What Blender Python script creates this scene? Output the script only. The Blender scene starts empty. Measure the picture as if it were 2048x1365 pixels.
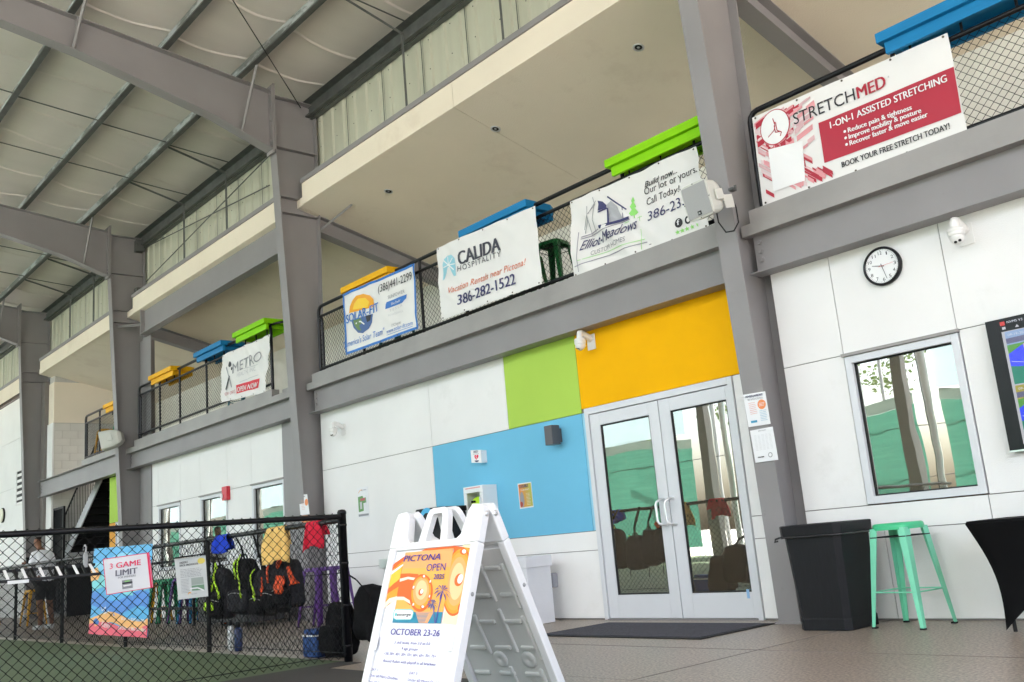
import bpy, bmesh, math, random
from mathutils import Vector, Matrix, noise
from mathutils.geometry import delaunay_2d_cdt
random.seed(7)
PI = math.pi
SC = bpy.context.scene
COL = SC.collection
# ------------------------------------------------------------------ camera, world, sun, exposure
W0, H0, FPX = 2048.0, 1365.0, 1891.55
CAM = Vector((0.0, -7.36079, 0.85452))
yaw, pitch, roll = math.radians(47.95627), math.radians(12.02778), math.radians(-4.98642)
FW = Vector((-math.sin(yaw)*math.cos(pitch), math.cos(yaw)*math.cos(pitch), math.sin(pitch)))
RT = Vector((math.cos(yaw), math.sin(yaw), 0.0))
UPV = RT.cross(FW)
RT, UPV = math.cos(roll)*RT + math.sin(roll)*UPV, -math.sin(roll)*RT + math.cos(roll)*UPV
cd = bpy.data.cameras.new('camera'); cam = bpy.data.objects.new('camera', cd); COL.objects.link(cam)
m = Matrix((RT, UPV, -FW)).transposed().to_4x4(); m.translation = CAM
cam.matrix_world = m
cd.sensor_width = 36; cd.lens = FPX/W0*36; cd.clip_start = 0.05; cd.clip_end = 600
SC.camera = cam
SUN_EL, SUN_AZ = math.radians(60), math.radians(170)      # azimuth clockwise from +Y
world = bpy.data.worlds.new('World'); SC.world = world; world.use_nodes = True
nt = world.node_tree; nt.nodes.clear()
sky = nt.nodes.new('ShaderNodeTexSky'); sky.sky_type = 'NISHITA'; sky.sun_disc = False
sky.sun_elevation = SUN_EL; sky.sun_rotation = SUN_AZ; sky.dust_density = 6.0; sky.air_density = 1.0; sky.ozone_density = 0.9
bg = nt.nodes.new('ShaderNodeBackground'); bg.inputs[1].default_value = 0.15
wo = nt.nodes.new('ShaderNodeOutputWorld')
nt.links.new(sky.outputs[0], bg.inputs[0]); nt.links.new(bg.outputs[0], wo.inputs[0])
sd = bpy.data.lights.new('sun', 'SUN'); sd.energy = 5.0; sd.angle = math.radians(0.5); sd.color = (1, .95, .87)
sun = bpy.data.objects.new('sun', sd); COL.objects.link(sun)
sv = Vector((math.sin(SUN_AZ)*math.cos(SUN_EL), math.cos(SUN_AZ)*math.cos(SUN_EL), math.sin(SUN_EL)))
sun.rotation_euler = sv.to_track_quat('Z', 'Y').to_euler()
SC.view_settings.view_transform = 'Standard'; SC.view_settings.look = 'None'
SC.view_settings.gamma = 1.0; SC.view_settings.use_curve_mapping = False
SC.view_settings.exposure = 2.72
SC.render.engine = 'CYCLES'
SC.cycles.max_bounces = 10; SC.cycles.diffuse_bounces = 6; SC.cycles.glossy_bounces = 5
SC.cycles.transparent_max_bounces = 16

def P(px, py, ax, val):
    """point of the place seen at a photo pixel, on the plane ax = val"""
    d = RT*((px-1024)/FPX) - UPV*((py-682.5)/FPX) + FW
    i = 'xyz'.index(ax)
    return CAM + d*((val-CAM[i])/d[i])

# ------------------------------------------------------------------ materials
MATS = {}
def mat(name, col, rough=0.6, metal=0.0, var=0.06, vs=3.0, bump=0.0, bs=60.0, stain=None, ss=1.5, st=0.62, spec=0.5, trans=0.0, stretch=None):
    if name in MATS: return MATS[name]
    M = bpy.data.materials.new(name); M.use_nodes = True
    N = M.node_tree.nodes; L = M.node_tree.links
    b = N['Principled BSDF']
    b.inputs['Roughness'].default_value = rough; b.inputs['Metallic'].default_value = metal
    b.inputs['Specular IOR Level'].default_value = spec
    tc = N.new('ShaderNodeTexCoord'); src = tc.outputs['Object']
    if stretch:
        mp = N.new('ShaderNodeMapping'); mp.inputs['Scale'].default_value = stretch
        L.new(src, mp.inputs[0]); src = mp.outputs[0]
    n = N.new('ShaderNodeTexNoise'); n.inputs['Scale'].default_value = vs; n.inputs['Detail'].default_value = 6
    L.new(src, n.inputs['Vector'])
    r = N.new('ShaderNodeValToRGB')
    e = r.color_ramp.elements
    e[0].position = 0.3; e[1].position = 0.7
    e[0].color = (*[max(0, c*(1-var)) for c in col], 1); e[1].color = (*[min(1, c*(1+var)) for c in col], 1)
    L.new(n.outputs['Fac'], r.inputs[0]); out = r.outputs[0]
    if stain:
        n2 = N.new('ShaderNodeTexNoise'); n2.inputs['Scale'].default_value = ss; n2.inputs['Detail'].default_value = 8
        n2.inputs['Roughness'].default_value = 0.7
        L.new(src, n2.inputs['Vector'])
        r2 = N.new('ShaderNodeValToRGB'); r2.color_ramp.elements[0].position = st; r2.color_ramp.elements[1].position = st+0.1
        L.new(n2.outputs['Fac'], r2.inputs[0])
        mx = N.new('ShaderNodeMix'); mx.data_type = 'RGBA'
        L.new(r2.outputs[0], mx.inputs[0]); L.new(out, mx.inputs[6]); mx.inputs[7].default_value = (*stain, 1)
        out = mx.outputs[2]
    L.new(out, b.inputs['Base Color'])
    if bump:
        n3 = N.new('ShaderNodeTexNoise'); n3.inputs['Scale'].default_value = bs; n3.inputs['Detail'].default_value = 4
        L.new(src, n3.inputs['Vector'])
        bp = N.new('ShaderNodeBump'); bp.inputs['Strength'].default_value = bump; bp.inputs['Distance'].default_value = 0.01
        L.new(n3.outputs['Fac'], bp.inputs['Height']); L.new(bp.outputs[0], b.inputs['Normal'])
    if trans:
        o = N['Material Output']; t = N.new('ShaderNodeBsdfTranslucent'); t.inputs[0].default_value = (*col, 1)
        ms = N.new('ShaderNodeMixShader'); ms.inputs[0].default_value = trans
        L.new(b.outputs[0], ms.inputs[1]); L.new(t.outputs[0], ms.inputs[2]); L.new(ms.outputs[0], o.inputs[0])
    MATS[name] = M
    return M
def ink(name, col, rough=0.5): return mat('ink_'+name, col, rough, var=0.02)
def glow(name, col, s):
    if name in MATS: return MATS[name]
    M = bpy.data.materials.new(name); M.use_nodes = True
    b = M.node_tree.nodes['Principled BSDF']; b.inputs['Base Color'].default_value = (0, 0, 0, 1)
    b.inputs['Emission Color'].default_value = (*col, 1); b.inputs['Emission Strength'].default_value = s
    b.inputs['Roughness'].default_value = 0.2
    MATS[name] = M; return M

STEEL = mat('grey_painted_steel', (.262, .248, .25), .45, spec=.3, var=.06, vs=1.5, bump=.05, bs=120, stain=(.20, .185, .18), ss=2.2, st=.66)
STEEL_EDGE = mat('grey_painted_curb', (.30, .285, .275), .5, var=.09, vs=2, bump=.08, stain=(.36, .27, .19), ss=2.6, st=.64)
WHITE = mat('white_stucco', (.82, .81, .80), .75, spec=.12, var=.03, vs=1.2, bump=.25, bs=110, stain=(.785, .775, .76), ss=1.3, st=.60)
CREAM = mat('cream_stucco', (.80, .71, .585), .8, spec=.12, var=.03, vs=1.0, bump=.5, bs=70, stain=(.74, .645, .525), ss=.8, st=.56)
BLUEW = mat('blue_stucco', (.17, .50, .72), .7, spec=.12, var=.03, vs=1.2, bump=.25, bs=110)
GREENW = mat('green_stucco', (.42, .62, .10), .7, spec=.12, var=.03, vs=1.2, bump=.25, bs=110)
ORANGEW = mat('orange_stucco', (.90, .45, .001), .7, spec=.12, var=.03, vs=1.2, bump=.3, bs=110)
JOINT = mat('grey_joint', (.22, .20, .19), .9)
ALU = mat('white_aluminium', (.66, .67, .70), .35, metal=.0, var=.02)
BLACKM = mat('black_coated_metal', (.008, .008, .010), .34, var=.15, spec=.3)
BLACKW = mat('black_vinyl_wire', (.006, .006, .008), .55, var=.1, spec=.2)
GALV = mat('galvanised_steel', (.20, .21, .20), .5, metal=.25, var=.15, vs=4, stain=(.50, .53, .54), ss=3.2, st=.46, stretch=(.5, 2, 2))
DARKST = mat('dark_galvanised', (.10, .105, .10), .55, metal=.2, var=.2, vs=6)
INSUL = mat('white_faced_insulation', (.70, .64, .595), .45, var=.05, vs=.8, bump=.5, bs=5, stain=(.58, .52, .47), ss=1.2, st=.68, stretch=(2.2, .5, 1))
SEAM = mat('facing_seam', (.80, .77, .72), .3, var=.02)
SIDING = mat('pale_green_siding', (.50, .50, .40), .5, var=.06, vs=1.5, stain=(.40, .40, .34), ss=3, st=.63, stretch=(3, 3, .4))
CONC = mat('sealed_concrete', (.305, .255, .21), .34, var=.65, vs=55, bump=.1, bs=220, spec=.22, stain=(.25, .21, .17), ss=1.3, st=.58)
COURT = mat('green_court_paint', (.085, .125, .060), .7, var=.08, vs=2, bump=.1, bs=200)
ASPH = mat('dark_court_border', (.050, .047, .045), .75, var=.12, bump=.15, bs=150)
OUTG = mat('sunlit_concrete', (.42, .40, .37), .8, var=.08, vs=.6)
MATM = mat('grey_carpet_mat', (.065, .065, .085), .95, var=.25, vs=40, bump=.6, bs=300)
CLOTHW = mat('white_banner_vinyl', (.77, .75, .73), .42, var=.02)
PAPER = mat('white_paper', (.80, .80, .82), .45, var=.02)
PLAST = mat('white_plastic', (.80, .80, .81), .32, var=.02, bump=.03, bs=90)
CAMW = mat('white_camera_housing', (.78, .77, .75), .35, var=.02)
BEIGE = mat('beige_speaker_plastic', (.60, .60, .55), .45, var=.03)
GRILL = mat('speaker_grille', (.36, .36, .36), .6, var=.08, vs=300)
RUBB = mat('black_bin_plastic', (.010, .010, .012), .5, spec=.25, var=.2, vs=8, bump=.15, bs=40, stretch=(12, 12, 1))
FABB = mat('black_stretch_fabric', (.004, .004, .0045), .8, var=.2, spec=.12)
BAGB = mat('black_nylon', (.008, .0075, .0085), .85, spec=.15, var=.3, vs=12, bump=.4, bs=60)
LIME = mat('neon_lime_fabric', (.50, .80, .02), .6, bump=.2)
REDO = mat('red_orange_fabric', (.80, .08, .01), .6, bump=.3, bs=40)
MINT = mat('mint_painted_metal', (.20, .66, .44), .35, var=.08, vs=3, stain=(.03, .02, .015), ss=9, st=.74)
MINTT = mat('bright_green_seat_paint', (.05, .50, .23), .3, var=.1, stain=(.03, .03, .02), ss=9, st=.76)
CMU = mat('painted_block', (.62, .60, .56), .85, var=.04, vs=3, bump=.4, bs=90)
BLACKP = mat('matt_black', (.006, .006, .007), .7)
WINDS = mat('green_windscreen', (.035, .125, .09), .8, var=.5, vs=1.5, trans=.62, stretch=(.5, 1, 10), stain=(.085, .20, .15), ss=1.1, st=.5)
NETW = mat('pale_netting', (.62, .70, .73), .8, var=.08, vs=2, trans=.6)
BROWN = mat('brown_interior_wall', (.16, .09, .045), .8)

def glass_mat():
    M = bpy.data.materials.new('reflective_glass'); M.use_nodes = True
    N = M.node_tree.nodes; L = M.node_tree.links; N.clear()
    o = N.new('ShaderNodeOutputMaterial'); g = N.new('ShaderNodeBsdfGlossy'); g.inputs['Roughness'].default_value = 0.008
    g.inputs['Color'].default_value = (.80, .86, .84, 1)
    t = N.new('ShaderNodeBsdfTransparent'); t.inputs[0].default_value = (.40, .36, .30, 1); df = N.new('ShaderNodeBsdfDiffuse'); df.inputs[0].default_value = (.34, .27, .19, 1); m2 = N.new('ShaderNodeMixShader'); m2.inputs[0].default_value = .14  # brown diffuse film lifts the blacks, standing in for a lit interior
    n = N.new('ShaderNodeTexNoise'); n.inputs['Scale'].default_value = 1.3
    bp = N.new('ShaderNodeBump'); bp.inputs['Strength'].default_value = .06; bp.inputs['Distance'].default_value = .02
    L.new(n.outputs[0], bp.inputs['Height']); L.new(bp.outputs[0], g.inputs['Normal'])
    mx = N.new('ShaderNodeMixShader'); mx.inputs[0].default_value = .45
    L.new(g.outputs[0], mx.inputs[1]); L.new(t.outputs[0], mx.inputs[2]); L.new(mx.outputs[0], m2.inputs[1]); L.new(df.outputs[0], m2.inputs[2]); L.new(m2.outputs[0], o.inputs[0])
    return M
GLASS = glass_mat()

# ------------------------------------------------------------------ mesh helpers
class MB:
    def __init__(s): s.v = []; s.f = []; s.m = []; s.mats = []; s.sm = []
    def mi(s, m):
        if m not in s.mats: s.mats.append(m)
        return s.mats.index(m)
    def add(s, vs, fs, m, smooth=False):
        o = len(s.v); s.v += [tuple(v) for v in vs]; k = s.mi(m)
        for f in fs: s.f.append(tuple(o+i for i in f)); s.m.append(k); s.sm.append(smooth)
        return s
    def box(s, x0, x1, y0, y1, z0, z1, m):
        x0, x1 = min(x0, x1), max(x0, x1); y0, y1 = min(y0, y1), max(y0, y1); z0, z1 = min(z0, z1), max(z0, z1)
        v = [(x, y, z) for z in (z0, z1) for y in (y0, y1) for x in (x0, x1)]
        return s.add(v, [(0, 2, 3, 1), (4, 5, 7, 6), (0, 1, 5, 4), (2, 6, 7, 3), (0, 4, 6, 2), (1, 3, 7, 5)], m)
    def obox(s, c, ax, ay, az, m):
        """oriented box: centre and three half-extent vectors"""
        c, ax, ay, az = Vector(c), Vector(ax), Vector(ay), Vector(az)
        v = [c + ax*i + ay*j + az*k for k in (-1, 1) for j in (-1, 1) for i in (-1, 1)]
        return s.add(v, [(0, 2, 3, 1), (4, 5, 7, 6), (0, 1, 5, 4), (2, 6, 7, 3), (0, 4, 6, 2), (1, 3, 7, 5)], m)
    def prism(s, pts, d, m, smooth=False):
        """polygon pts extruded by vector d"""
        n = len(pts); a = [Vector(p) for p in pts]; b = [p+Vector(d) for p in a]
        fs = [tuple(range(n))[::-1], tuple(range(n, 2*n))] + [(i, (i+1) % n, n+(i+1) % n, n+i) for i in range(n)]
        return s.add(a+b, fs, m, smooth)
    def tube(s, pts, r, m, n=8, caps=True, smooth=True):
        pts = [Vector(p) for p in pts]; rs = r if isinstance(r, (list, tuple)) else [r]*len(pts)
        vs = []; up = None
        for i, p in enumerate(pts):
            t = (pts[min(i+1, len(pts)-1)] - pts[max(i-1, 0)]).normalized()
            if up is None:
                up = Vector((0, 0, 1)) if abs(t.z) < .9 else Vector((0, 1, 0))
            a = t.cross(up).normalized(); b = a.cross(t).normalized(); up = b
            for k in range(n):
                w = 2*PI*k/n; vs.append(p + a*math.cos(w)*rs[i] + b*math.sin(w)*rs[i])
        fs = []
        for i in range(len(pts)-1):
            for k in range(n): fs.append((i*n+k, i*n+(k+1) % n, (i+1)*n+(k+1) % n, (i+1)*n+k))
        s.add(vs, fs, m, smooth)
        if caps:
            s.add(vs[:n], [tuple(range(n))[::-1]], m); s.add(vs[-n:], [tuple(range(n))], m)
        return s
    def lathe(s, c, prof, m, n=20, axis='z', smooth=True, cap=True):
        """prof: list of (radius, height)"""
        c = Vector(c); vs = []
        ex, ey, ez = {'z': ((1, 0, 0), (0, 1, 0), (0, 0, 1)), 'y': ((1, 0, 0), (0, 0, 1), (0, -1, 0)), 'x': ((0, 1, 0), (0, 0, 1), (1, 0, 0))}[axis] if isinstance(axis, str) else axis
        ex, ey, ez = Vector(ex), Vector(ey), Vector(ez)
        for r, h in prof:
            for k in range(n):
                w = 2*PI*k/n; vs.append(c + ex*(r*math.cos(w)) + ey*(r*math.sin(w)) + ez*h)
        fs = [(i*n+k, i*n+(k+1) % n, (i+1)*n+(k+1) % n, (i+1)*n+k) for i in range(len(prof)-1) for k in range(n)]
        if cap: fs += [tuple(range(n))[::-1], tuple(range((len(prof)-1)*n, len(prof)*n))]
        return s.add(vs, fs, m, smooth)
    def build(s, name, parent=None, bev=0, sub=0, label=None):
        me = bpy.data.meshes.new(name); me.from_pydata(s.v, [], s.f)
        for mm in s.mats: me.materials.append(mm)
        me.polygons.foreach_set('material_index', s.m); me.polygons.foreach_set('use_smooth', s.sm)
        me.update()
        if bev or sub:
            b = bmesh.new(); b.from_mesh(me); bmesh.ops.remove_doubles(b, verts=b.verts, dist=1e-5)
            bmesh.ops.recalc_face_normals(b, faces=b.faces); b.to_mesh(me); b.free()
        o = bpy.data.objects.new(name, me); COL.objects.link(o)
        if bev:
            md = o.modifiers.new('b', 'BEVEL'); md.width = bev; md.segments = 2; md.limit_method = 'ANGLE'
        if sub:
            md = o.modifiers.new('s', 'SUBSURF'); md.levels = sub; md.render_levels = sub
        if parent is not None: o.parent = parent
        if label: o['label'] = label
        return o
def tag(o, label, cat, group=None):
    o['label'] = label; o['category'] = cat
    if group: o['group'] = group
    return o
def struct(o): o['kind'] = 'structure'; return o
def stuff(o): o['kind'] = 'stuff'; return o
def empty(name, loc, label=None, cat=None, group=None, rz=0):
    o = bpy.data.objects.new(name, None); COL.objects.link(o); o.location = loc; o.rotation_euler = (0, 0, rz)
    o.empty_display_size = .1
    if label: tag(o, label, cat, group)
    return o
def world_part(o, root):
    """parent a mesh built in world coordinates to a thing that stands elsewhere"""
    o.parent = root; o.matrix_parent_inverse = Matrix.LocRotScale(root.location, root.rotation_euler.to_quaternion(), Vector((1, 1, 1))).inverted(); return o
def bx(name, root, x0, x1, y0, y1, z0, z1, m, bev=0, label=None):
    o = MB().box(x0, x1, y0, y1, z0, z1, m).build(name, None, bev, label=label)
    return world_part(o, root) if root else o
def copy_tree(o, parent=None):
    c = o.copy(); COL.objects.link(c)
    if parent is not None: c.parent = parent
    for ch in [k for k in bpy.data.objects if k.parent == o]: copy_tree(ch, c)
    return c

# -------- flat print: text and shapes laid on a (possibly rippled) sheet
FONT_CACHE = {}
def glyphs(txt, shear=0.0, bold=0.0, spacing=1.0, res=3):
    k = (txt, shear, bold, spacing, res)
    if k in FONT_CACHE: return FONT_CACHE[k]
    c = bpy.data.curves.new('t', 'FONT'); c.body = txt; c.shear = shear; c.offset = bold; c.space_character = spacing
    c.resolution_u = res
    o = bpy.data.objects.new('t', c); COL.objects.link(o)
    dg = bpy.context.evaluated_depsgraph_get(); me = bpy.data.meshes.new_from_object(o.evaluated_get(dg))
    vs = [(v.co.x, v.co.y) for v in me.vertices]; fs = [tuple(p.vertices) for p in me.polygons]
    bpy.data.objects.remove(o); bpy.data.curves.remove(c); bpy.data.meshes.remove(me)
    x0 = min(v[0] for v in vs); x1 = max(v[0] for v in vs)
    H = .7                       # cap height of the built-in face at size 1 (baseline at 0)
    r = ([((x-x0)/(x1-x0), y/H) for x, y in vs], fs); FONT_CACHE[k] = r
    return r
class Sheet:
    """plane through o with in-plane axes; pixel-to-plane placement plus a ripple along the normal"""
    def __init__(s, o, n, disp=None, up=(0, 0, 1)):
        s.o = Vector(o); s.n = Vector(n).normalized()
        if s.n.dot(CAM - s.o) < 0: s.n = -s.n
        up = Vector(up); s.up = (up - s.n*up.dot(s.n)).normalized(); s.rt = s.up.cross(s.n)
        s.rip = disp is not None; s.disp = disp or (lambda a, b: 0.0); s.pr = MB(); s.tx = MB(); s.lines = []
    def px(s, x, y):
        d = RT*((x-1024)/FPX) - UPV*((y-682.5)/FPX) + FW
        return CAM + d*((s.o-CAM).dot(s.n)/d.dot(s.n))
    def put(s, p, lift):
        q = p - s.o; a = q.dot(s.rt); b = q.dot(s.up)
        if s.rip and lift > 0: lift = lift*1.6+.0025
        return p + s.n*(s.disp(a, b) + lift)
    def uv(s, a, b, lift=0): return s.put(s.o + s.rt*a + s.up*b, lift)
    def text(s, txt, p0, p1, h, m, shear=0, bold=0.0, lift=.004, spacing=1.0, yup=None):
        A, B = s.px(*p0), s.px(*p1)
        T = s.px(p0[0], p0[1]-h); hh = abs((T-A).dot(s.up))
        e = (B-A)/1.0; up = s.up
        g, fs = glyphs(txt, shear, 0.0, spacing); mb = MB(); L_ = e.length
        for k, dx in enumerate((0, -bold*1.6, bold*1.6, -bold*.8, bold*.8) if bold else (0,)):
            mb.add([s.put(A + e*u + e.normalized()*(dx*hh) + up*(v*hh), lift+.00025*k) for u, v in g], fs, m)
        s.lines.append(mb)
    def poly(s, pts, m, lift=.002):
        if s.rip:
            q = [s.px(*p)-s.o for p in pts]; q = [Vector((v.dot(s.rt), v.dot(s.up))) for v in q]; st = .045; ring = []
            for a, b in zip(q, q[1:]+q[:1]):
                k = max(1, int((b-a).length/st)); ring += [a.lerp(b, i/k) for i in range(k)]
            n0 = len(ring); x0, x1 = min(v.x for v in q), max(v.x for v in q); y0, y1 = min(v.y for v in q), max(v.y for v in q)
            inner = [Vector((x0+(i+.5)*st, y0+(j+.5)*st)) for i in range(int((x1-x0)/st)) for j in range(int((y1-y0)/st))]
            r_ = delaunay_2d_cdt(ring+inner, [(i, (i+1) % n0) for i in range(n0)], [], 0, 1e-5) if False else delaunay_2d_cdt(ring+inner, [], [list(range(n0))], 1, 1e-5)
            s.pr.add([s.put(s.o+s.rt*v.x+s.up*v.y, lift) for v in r_[0]], [tuple(f) for f in r_[2]], m); return
        vs = [s.put(s.px(*p), lift) for p in pts]
        s.pr.add(vs, [tuple(range(len(vs)))], m)
    def grid(s, c, m, nu=14, nv=8, lift=.002, into=None):
        """quad patch from four pixel corners tl,tr,br,bl following the ripple"""
        q = [s.px(*p) for p in c]; vs = []
        for j in range(nv+1):
            for i in range(nu+1):
                u, v = i/nu, j/nv
                p = (q[0]*(1-u)+q[1]*u)*(1-v) + (q[3]*(1-u)+q[2]*u)*v
                vs.append(s.put(p, lift))
        fs = [(j*(nu+1)+i, (j+1)*(nu+1)+i, (j+1)*(nu+1)+i+1, j*(nu+1)+i+1) for j in range(nv) for i in range(nu)]
        (into or s.pr).add(vs, fs, m, True)
    def disc(s, c, r, m, lift=.003, n=24, ry=None, rot=0):
        """disc of metres radius about a pixel"""
        p = s.px(*c); ry = ry or r; vs = []
        for k in range(n):
            a = r*math.cos(2*PI*k/n); b = ry*math.sin(2*PI*k/n)
            a, b = a*math.cos(rot)-b*math.sin(rot), a*math.sin(rot)+b*math.cos(rot)
            vs.append(s.put(p + s.rt*a + s.up*b, lift))
        s.pr.add(vs, [tuple(range(n))], m)
    def line(s, pts, w, m, lift=.003):
        q = [s.px(*p) for p in pts]
        for a, b in zip(q, q[1:]):
            d = (b-a); t = s.n.cross(d).normalized()*(w/2)
            k = max(1, int(d.length/.12)); 
            for i in range(k):
                A = a+d*(i/k); B = a+d*((i+1)/k)
                s.pr.add([s.put(A-t, lift), s.put(B-t, lift), s.put(B+t, lift), s.put(A+t, lift)], [(0, 1, 2, 3)], m)
    def rows(s, c, n, m, w=.0035, seed=1, lift=.003, fill=.62):
        """small print: rows of short word-like dashes inside the quad c (tl,tr,br,bl)"""
        R = random.Random(seed); q = [s.px(*p) for p in c]
        for j in range(n):
            v = (j+.5)/n; a = q[0]*(1-v)+q[3]*v; b = q[1]*(1-v)+q[2]*v; u = 0
            while u < 1:
                l = R.uniform(.05, .16); 
                if u+l > 1: break
                A = a+(b-a)*u; B = a+(b-a)*(u+l); t = s.up*w/2
                s.pr.add([s.put(A-t, lift), s.put(B-t, lift), s.put(B+t, lift), s.put(A+t, lift)], [(0, 1, 2, 3)], m)
                u += l+R.uniform(.02, .04)
            if R.random() > fill: continue
    def finish(s, root, pn='print', tn='lettering'):
        for i, mm in enumerate(s.pr.mats):
            q = MB()
            for f, k, sm in zip(s.pr.f, s.pr.m, s.pr.sm):
                if k == i: q.add([s.pr.v[j] for j in f], [tuple(range(len(f)))], mm, sm)
            world_part(stuff(q.build(pn)), root)
        if s.tx.f: world_part(stuff(s.tx.build(tn)), root)
        for l in s.lines: world_part(stuff(l.build(tn)), root)

def chain_link(o, du, width, z0, z1, nrm, pitch=.0375, r=.0027, m=None, name='chain_link_mesh'):
    """woven diamond mesh as real wires in the vertical plane through o along du"""
    o, du, nrm = Vector(o), Vector(du).normalized(), Vector(nrm).normalized(); mb = MB(); m = m or BLACKW
    nz = max(2, int(round((z1-z0)/pitch))); nw = int(width/pitch); vs = []; fs = []
    for i in range(nw):
        base = len(vs)
        for k in range(nz+1):
            side = (k+i) % 2
            p = o + du*(i*pitch + (pitch*1.05 if side else -.05*pitch))
            p = Vector((p.x, p.y, z0 + (z1-z0)*k/nz)) + nrm*(r if side else -r)
            a = du*(r*1.3); b = nrm*r
            vs += [p+a, p+b, p-a, p-b]
        for k in range(nz):
            for q in range(4):
                fs.append((base+k*4+q, base+k*4+(q+1) % 4, base+(k+1)*4+(q+1) % 4, base+(k+1)*4+q))
    mb.add(vs, fs, m); return stuff(mb.build(name))

# ================================================================== SETTING
g = MB(); g.add([(-150, -150, -.02), (150, -150, -.02), (150, 60, -.02), (-150, 60, -.02)], [(0, 1, 2, 3)], OUTG); struct(g.build('ground'))
g = MB().box(-60, 14, -2.985, 3, -.1, 0, CONC); struct(g.build('walkway_floor'))
g = MB().box(-7.05, 14, -11, -2.985, -.1, -.001, CONC); struct(g.build('concrete_floor'))
g = MB().box(-60, -7.35, -16, -2.985, -.1, .002, COURT); struct(g.build('court_floor'))
g = MB().box(-7.35, -7.05, -11, -2.985, -.1, .0025, ASPH); g.box(-7.05, -3.0, -6.6, -3.3, -.1, .004, ASPH); struct(g.build('dark_floor_border'))
# floor control joints
g = MB()
for p, q in (((1540, 1365), (1600, 1345)), ):
    pass
g.box(-4.05, -4.042, -3, -.02, .0005, .0022, JOINT); g.box(-8.4, 3, -1.705, -1.70, .0005, .0022, JOINT); struct(g.build('floor_joint'))

XC = [-4.72, -12.8, -20.4, -27.5]
ZR = lambda y: 8.20 - .115*y         # underside of the purlins (top of rafters)
# ---- roof
roof = bpy.data.objects.new('roof', None); COL.objects.link(roof); struct(roof)
PY = [-1.12, -2.30, -3.62, -4.95, -6.3, -7.65, -9, -10.4, -11.8, -13.2, -14.6, -16.0]
X0R, X1R = -62, 10
edges = [.22] + PY + [-17]
for i in range(len(edges)-1):        # insulation blanket sagging between the purlins
    a, b = edges[i], edges[i+1]; mb = MB(); vs = []; nx, ny = (150, 8)
    if a < -7: nx = 12
    for ix in range(nx+1):
        x = X0R + (X1R-X0R)*ix/nx
        for iy in range(ny+1):
            y = a + (b-a)*iy/ny; t = iy/ny
            sag = .035*4*t*(1-t)*(1+.5*noise.noise(Vector((x*.8, a*3, 0)))) + .012*noise.noise(Vector((x*2.5, y*1.5, 3)))
            vs.append((x, y, ZR(y)+.265-sag))
    fs = [(ix*(ny+1)+iy, ix*(ny+1)+iy+1, (ix+1)*(ny+1)+iy+1, (ix+1)*(ny+1)+iy) for ix in range(nx) for iy in range(ny)]
    mb.add(vs, fs, INSUL, True); mb.build('insulation_panel', roof)
    if a > -7:                       # glossy facing seams across the blanket
        sm_ = MB()
        for q in range(46):
            x0 = -56+q*1.28+.15*math.sin(q*2.3+i); prev_ = None
            for iy in range(9):
                t = iy/8; y = a+(b-a)*t; x = x0+.10*math.sin(t*3+q)+.03*noise.noise(Vector((q, t*4, i)))
                sag = .035*4*t*(1-t)*(1+.5*noise.noise(Vector((x*.8, a*3, 0))))+.012*noise.noise(Vector((x*2.5, y*1.5, 3)))
                z = ZR(y)+.265-sag-.010; cur = (x, y, z)
                if prev_: sm_.add([(prev_[0]-.008, prev_[1], prev_[2]+.008), (prev_[0], prev_[1], prev_[2]-.012), (cur[0], cur[1], cur[2]-.012), (cur[0]-.008, cur[1], cur[2]+.008)], [(0, 1, 2, 3)], SEAM); sm_.add([(prev_[0]+.03, prev_[1], prev_[2]+.010), (prev_[0], prev_[1], prev_[2]-.012), (cur[0], cur[1], cur[2]-.012), (cur[0]+.03, cur[1], cur[2]+.010)], [(0, 1, 2, 3)], INSUL)
                prev_ = cur
        stuff(sm_.build('facing_seams', roof))
mb = MB(); mb.prism([(X0R, .45, ZR(.45)+.29), (X0R, -17.2, ZR(-17.2)+.29), (X0R, -17.2, ZR(-17.2)+.36), (X0R, .45, ZR(.45)+.36)], (X1R-X0R, 0, 0), DARKST); mb.build('roof_sheet', roof)
for y in PY:                         # Z purlins
    z = ZR(y); mb = MB()
    mb.box(X0R, X1R, y-.0035, y+.0035, z+.005, z+.25, GALV); mb.box(X0R, X1R, y-.085, y-.0035, z, z+.006, DARKST); mb.box(X0R, X1R, y+.0035, y+.08, z+.244, z+.25, GALV)
    mb.box(X0R, X1R, y-.089, y-.085, z, z+.026, DARKST)
    mb.build('purlin', roof)
mb = MB()                            # eave strut
mb.box(X0R, X1R, .10, .106, 8.0, 8.26, DARKST); mb.box(X0R, X1R, .03, .10, 8.0, 8.006, DARKST); mb.box(X0R, X1R, .03, .034, 8.006, 8.03, DARKST); mb.box(X0R, X1R, .106, .20, 7.98, 7.99, DARKST); mb.box(X0R, X1R, -.03, .10, 8.235, 8.24, DARKST)
mb.build('eave_strut', roof)
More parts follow.
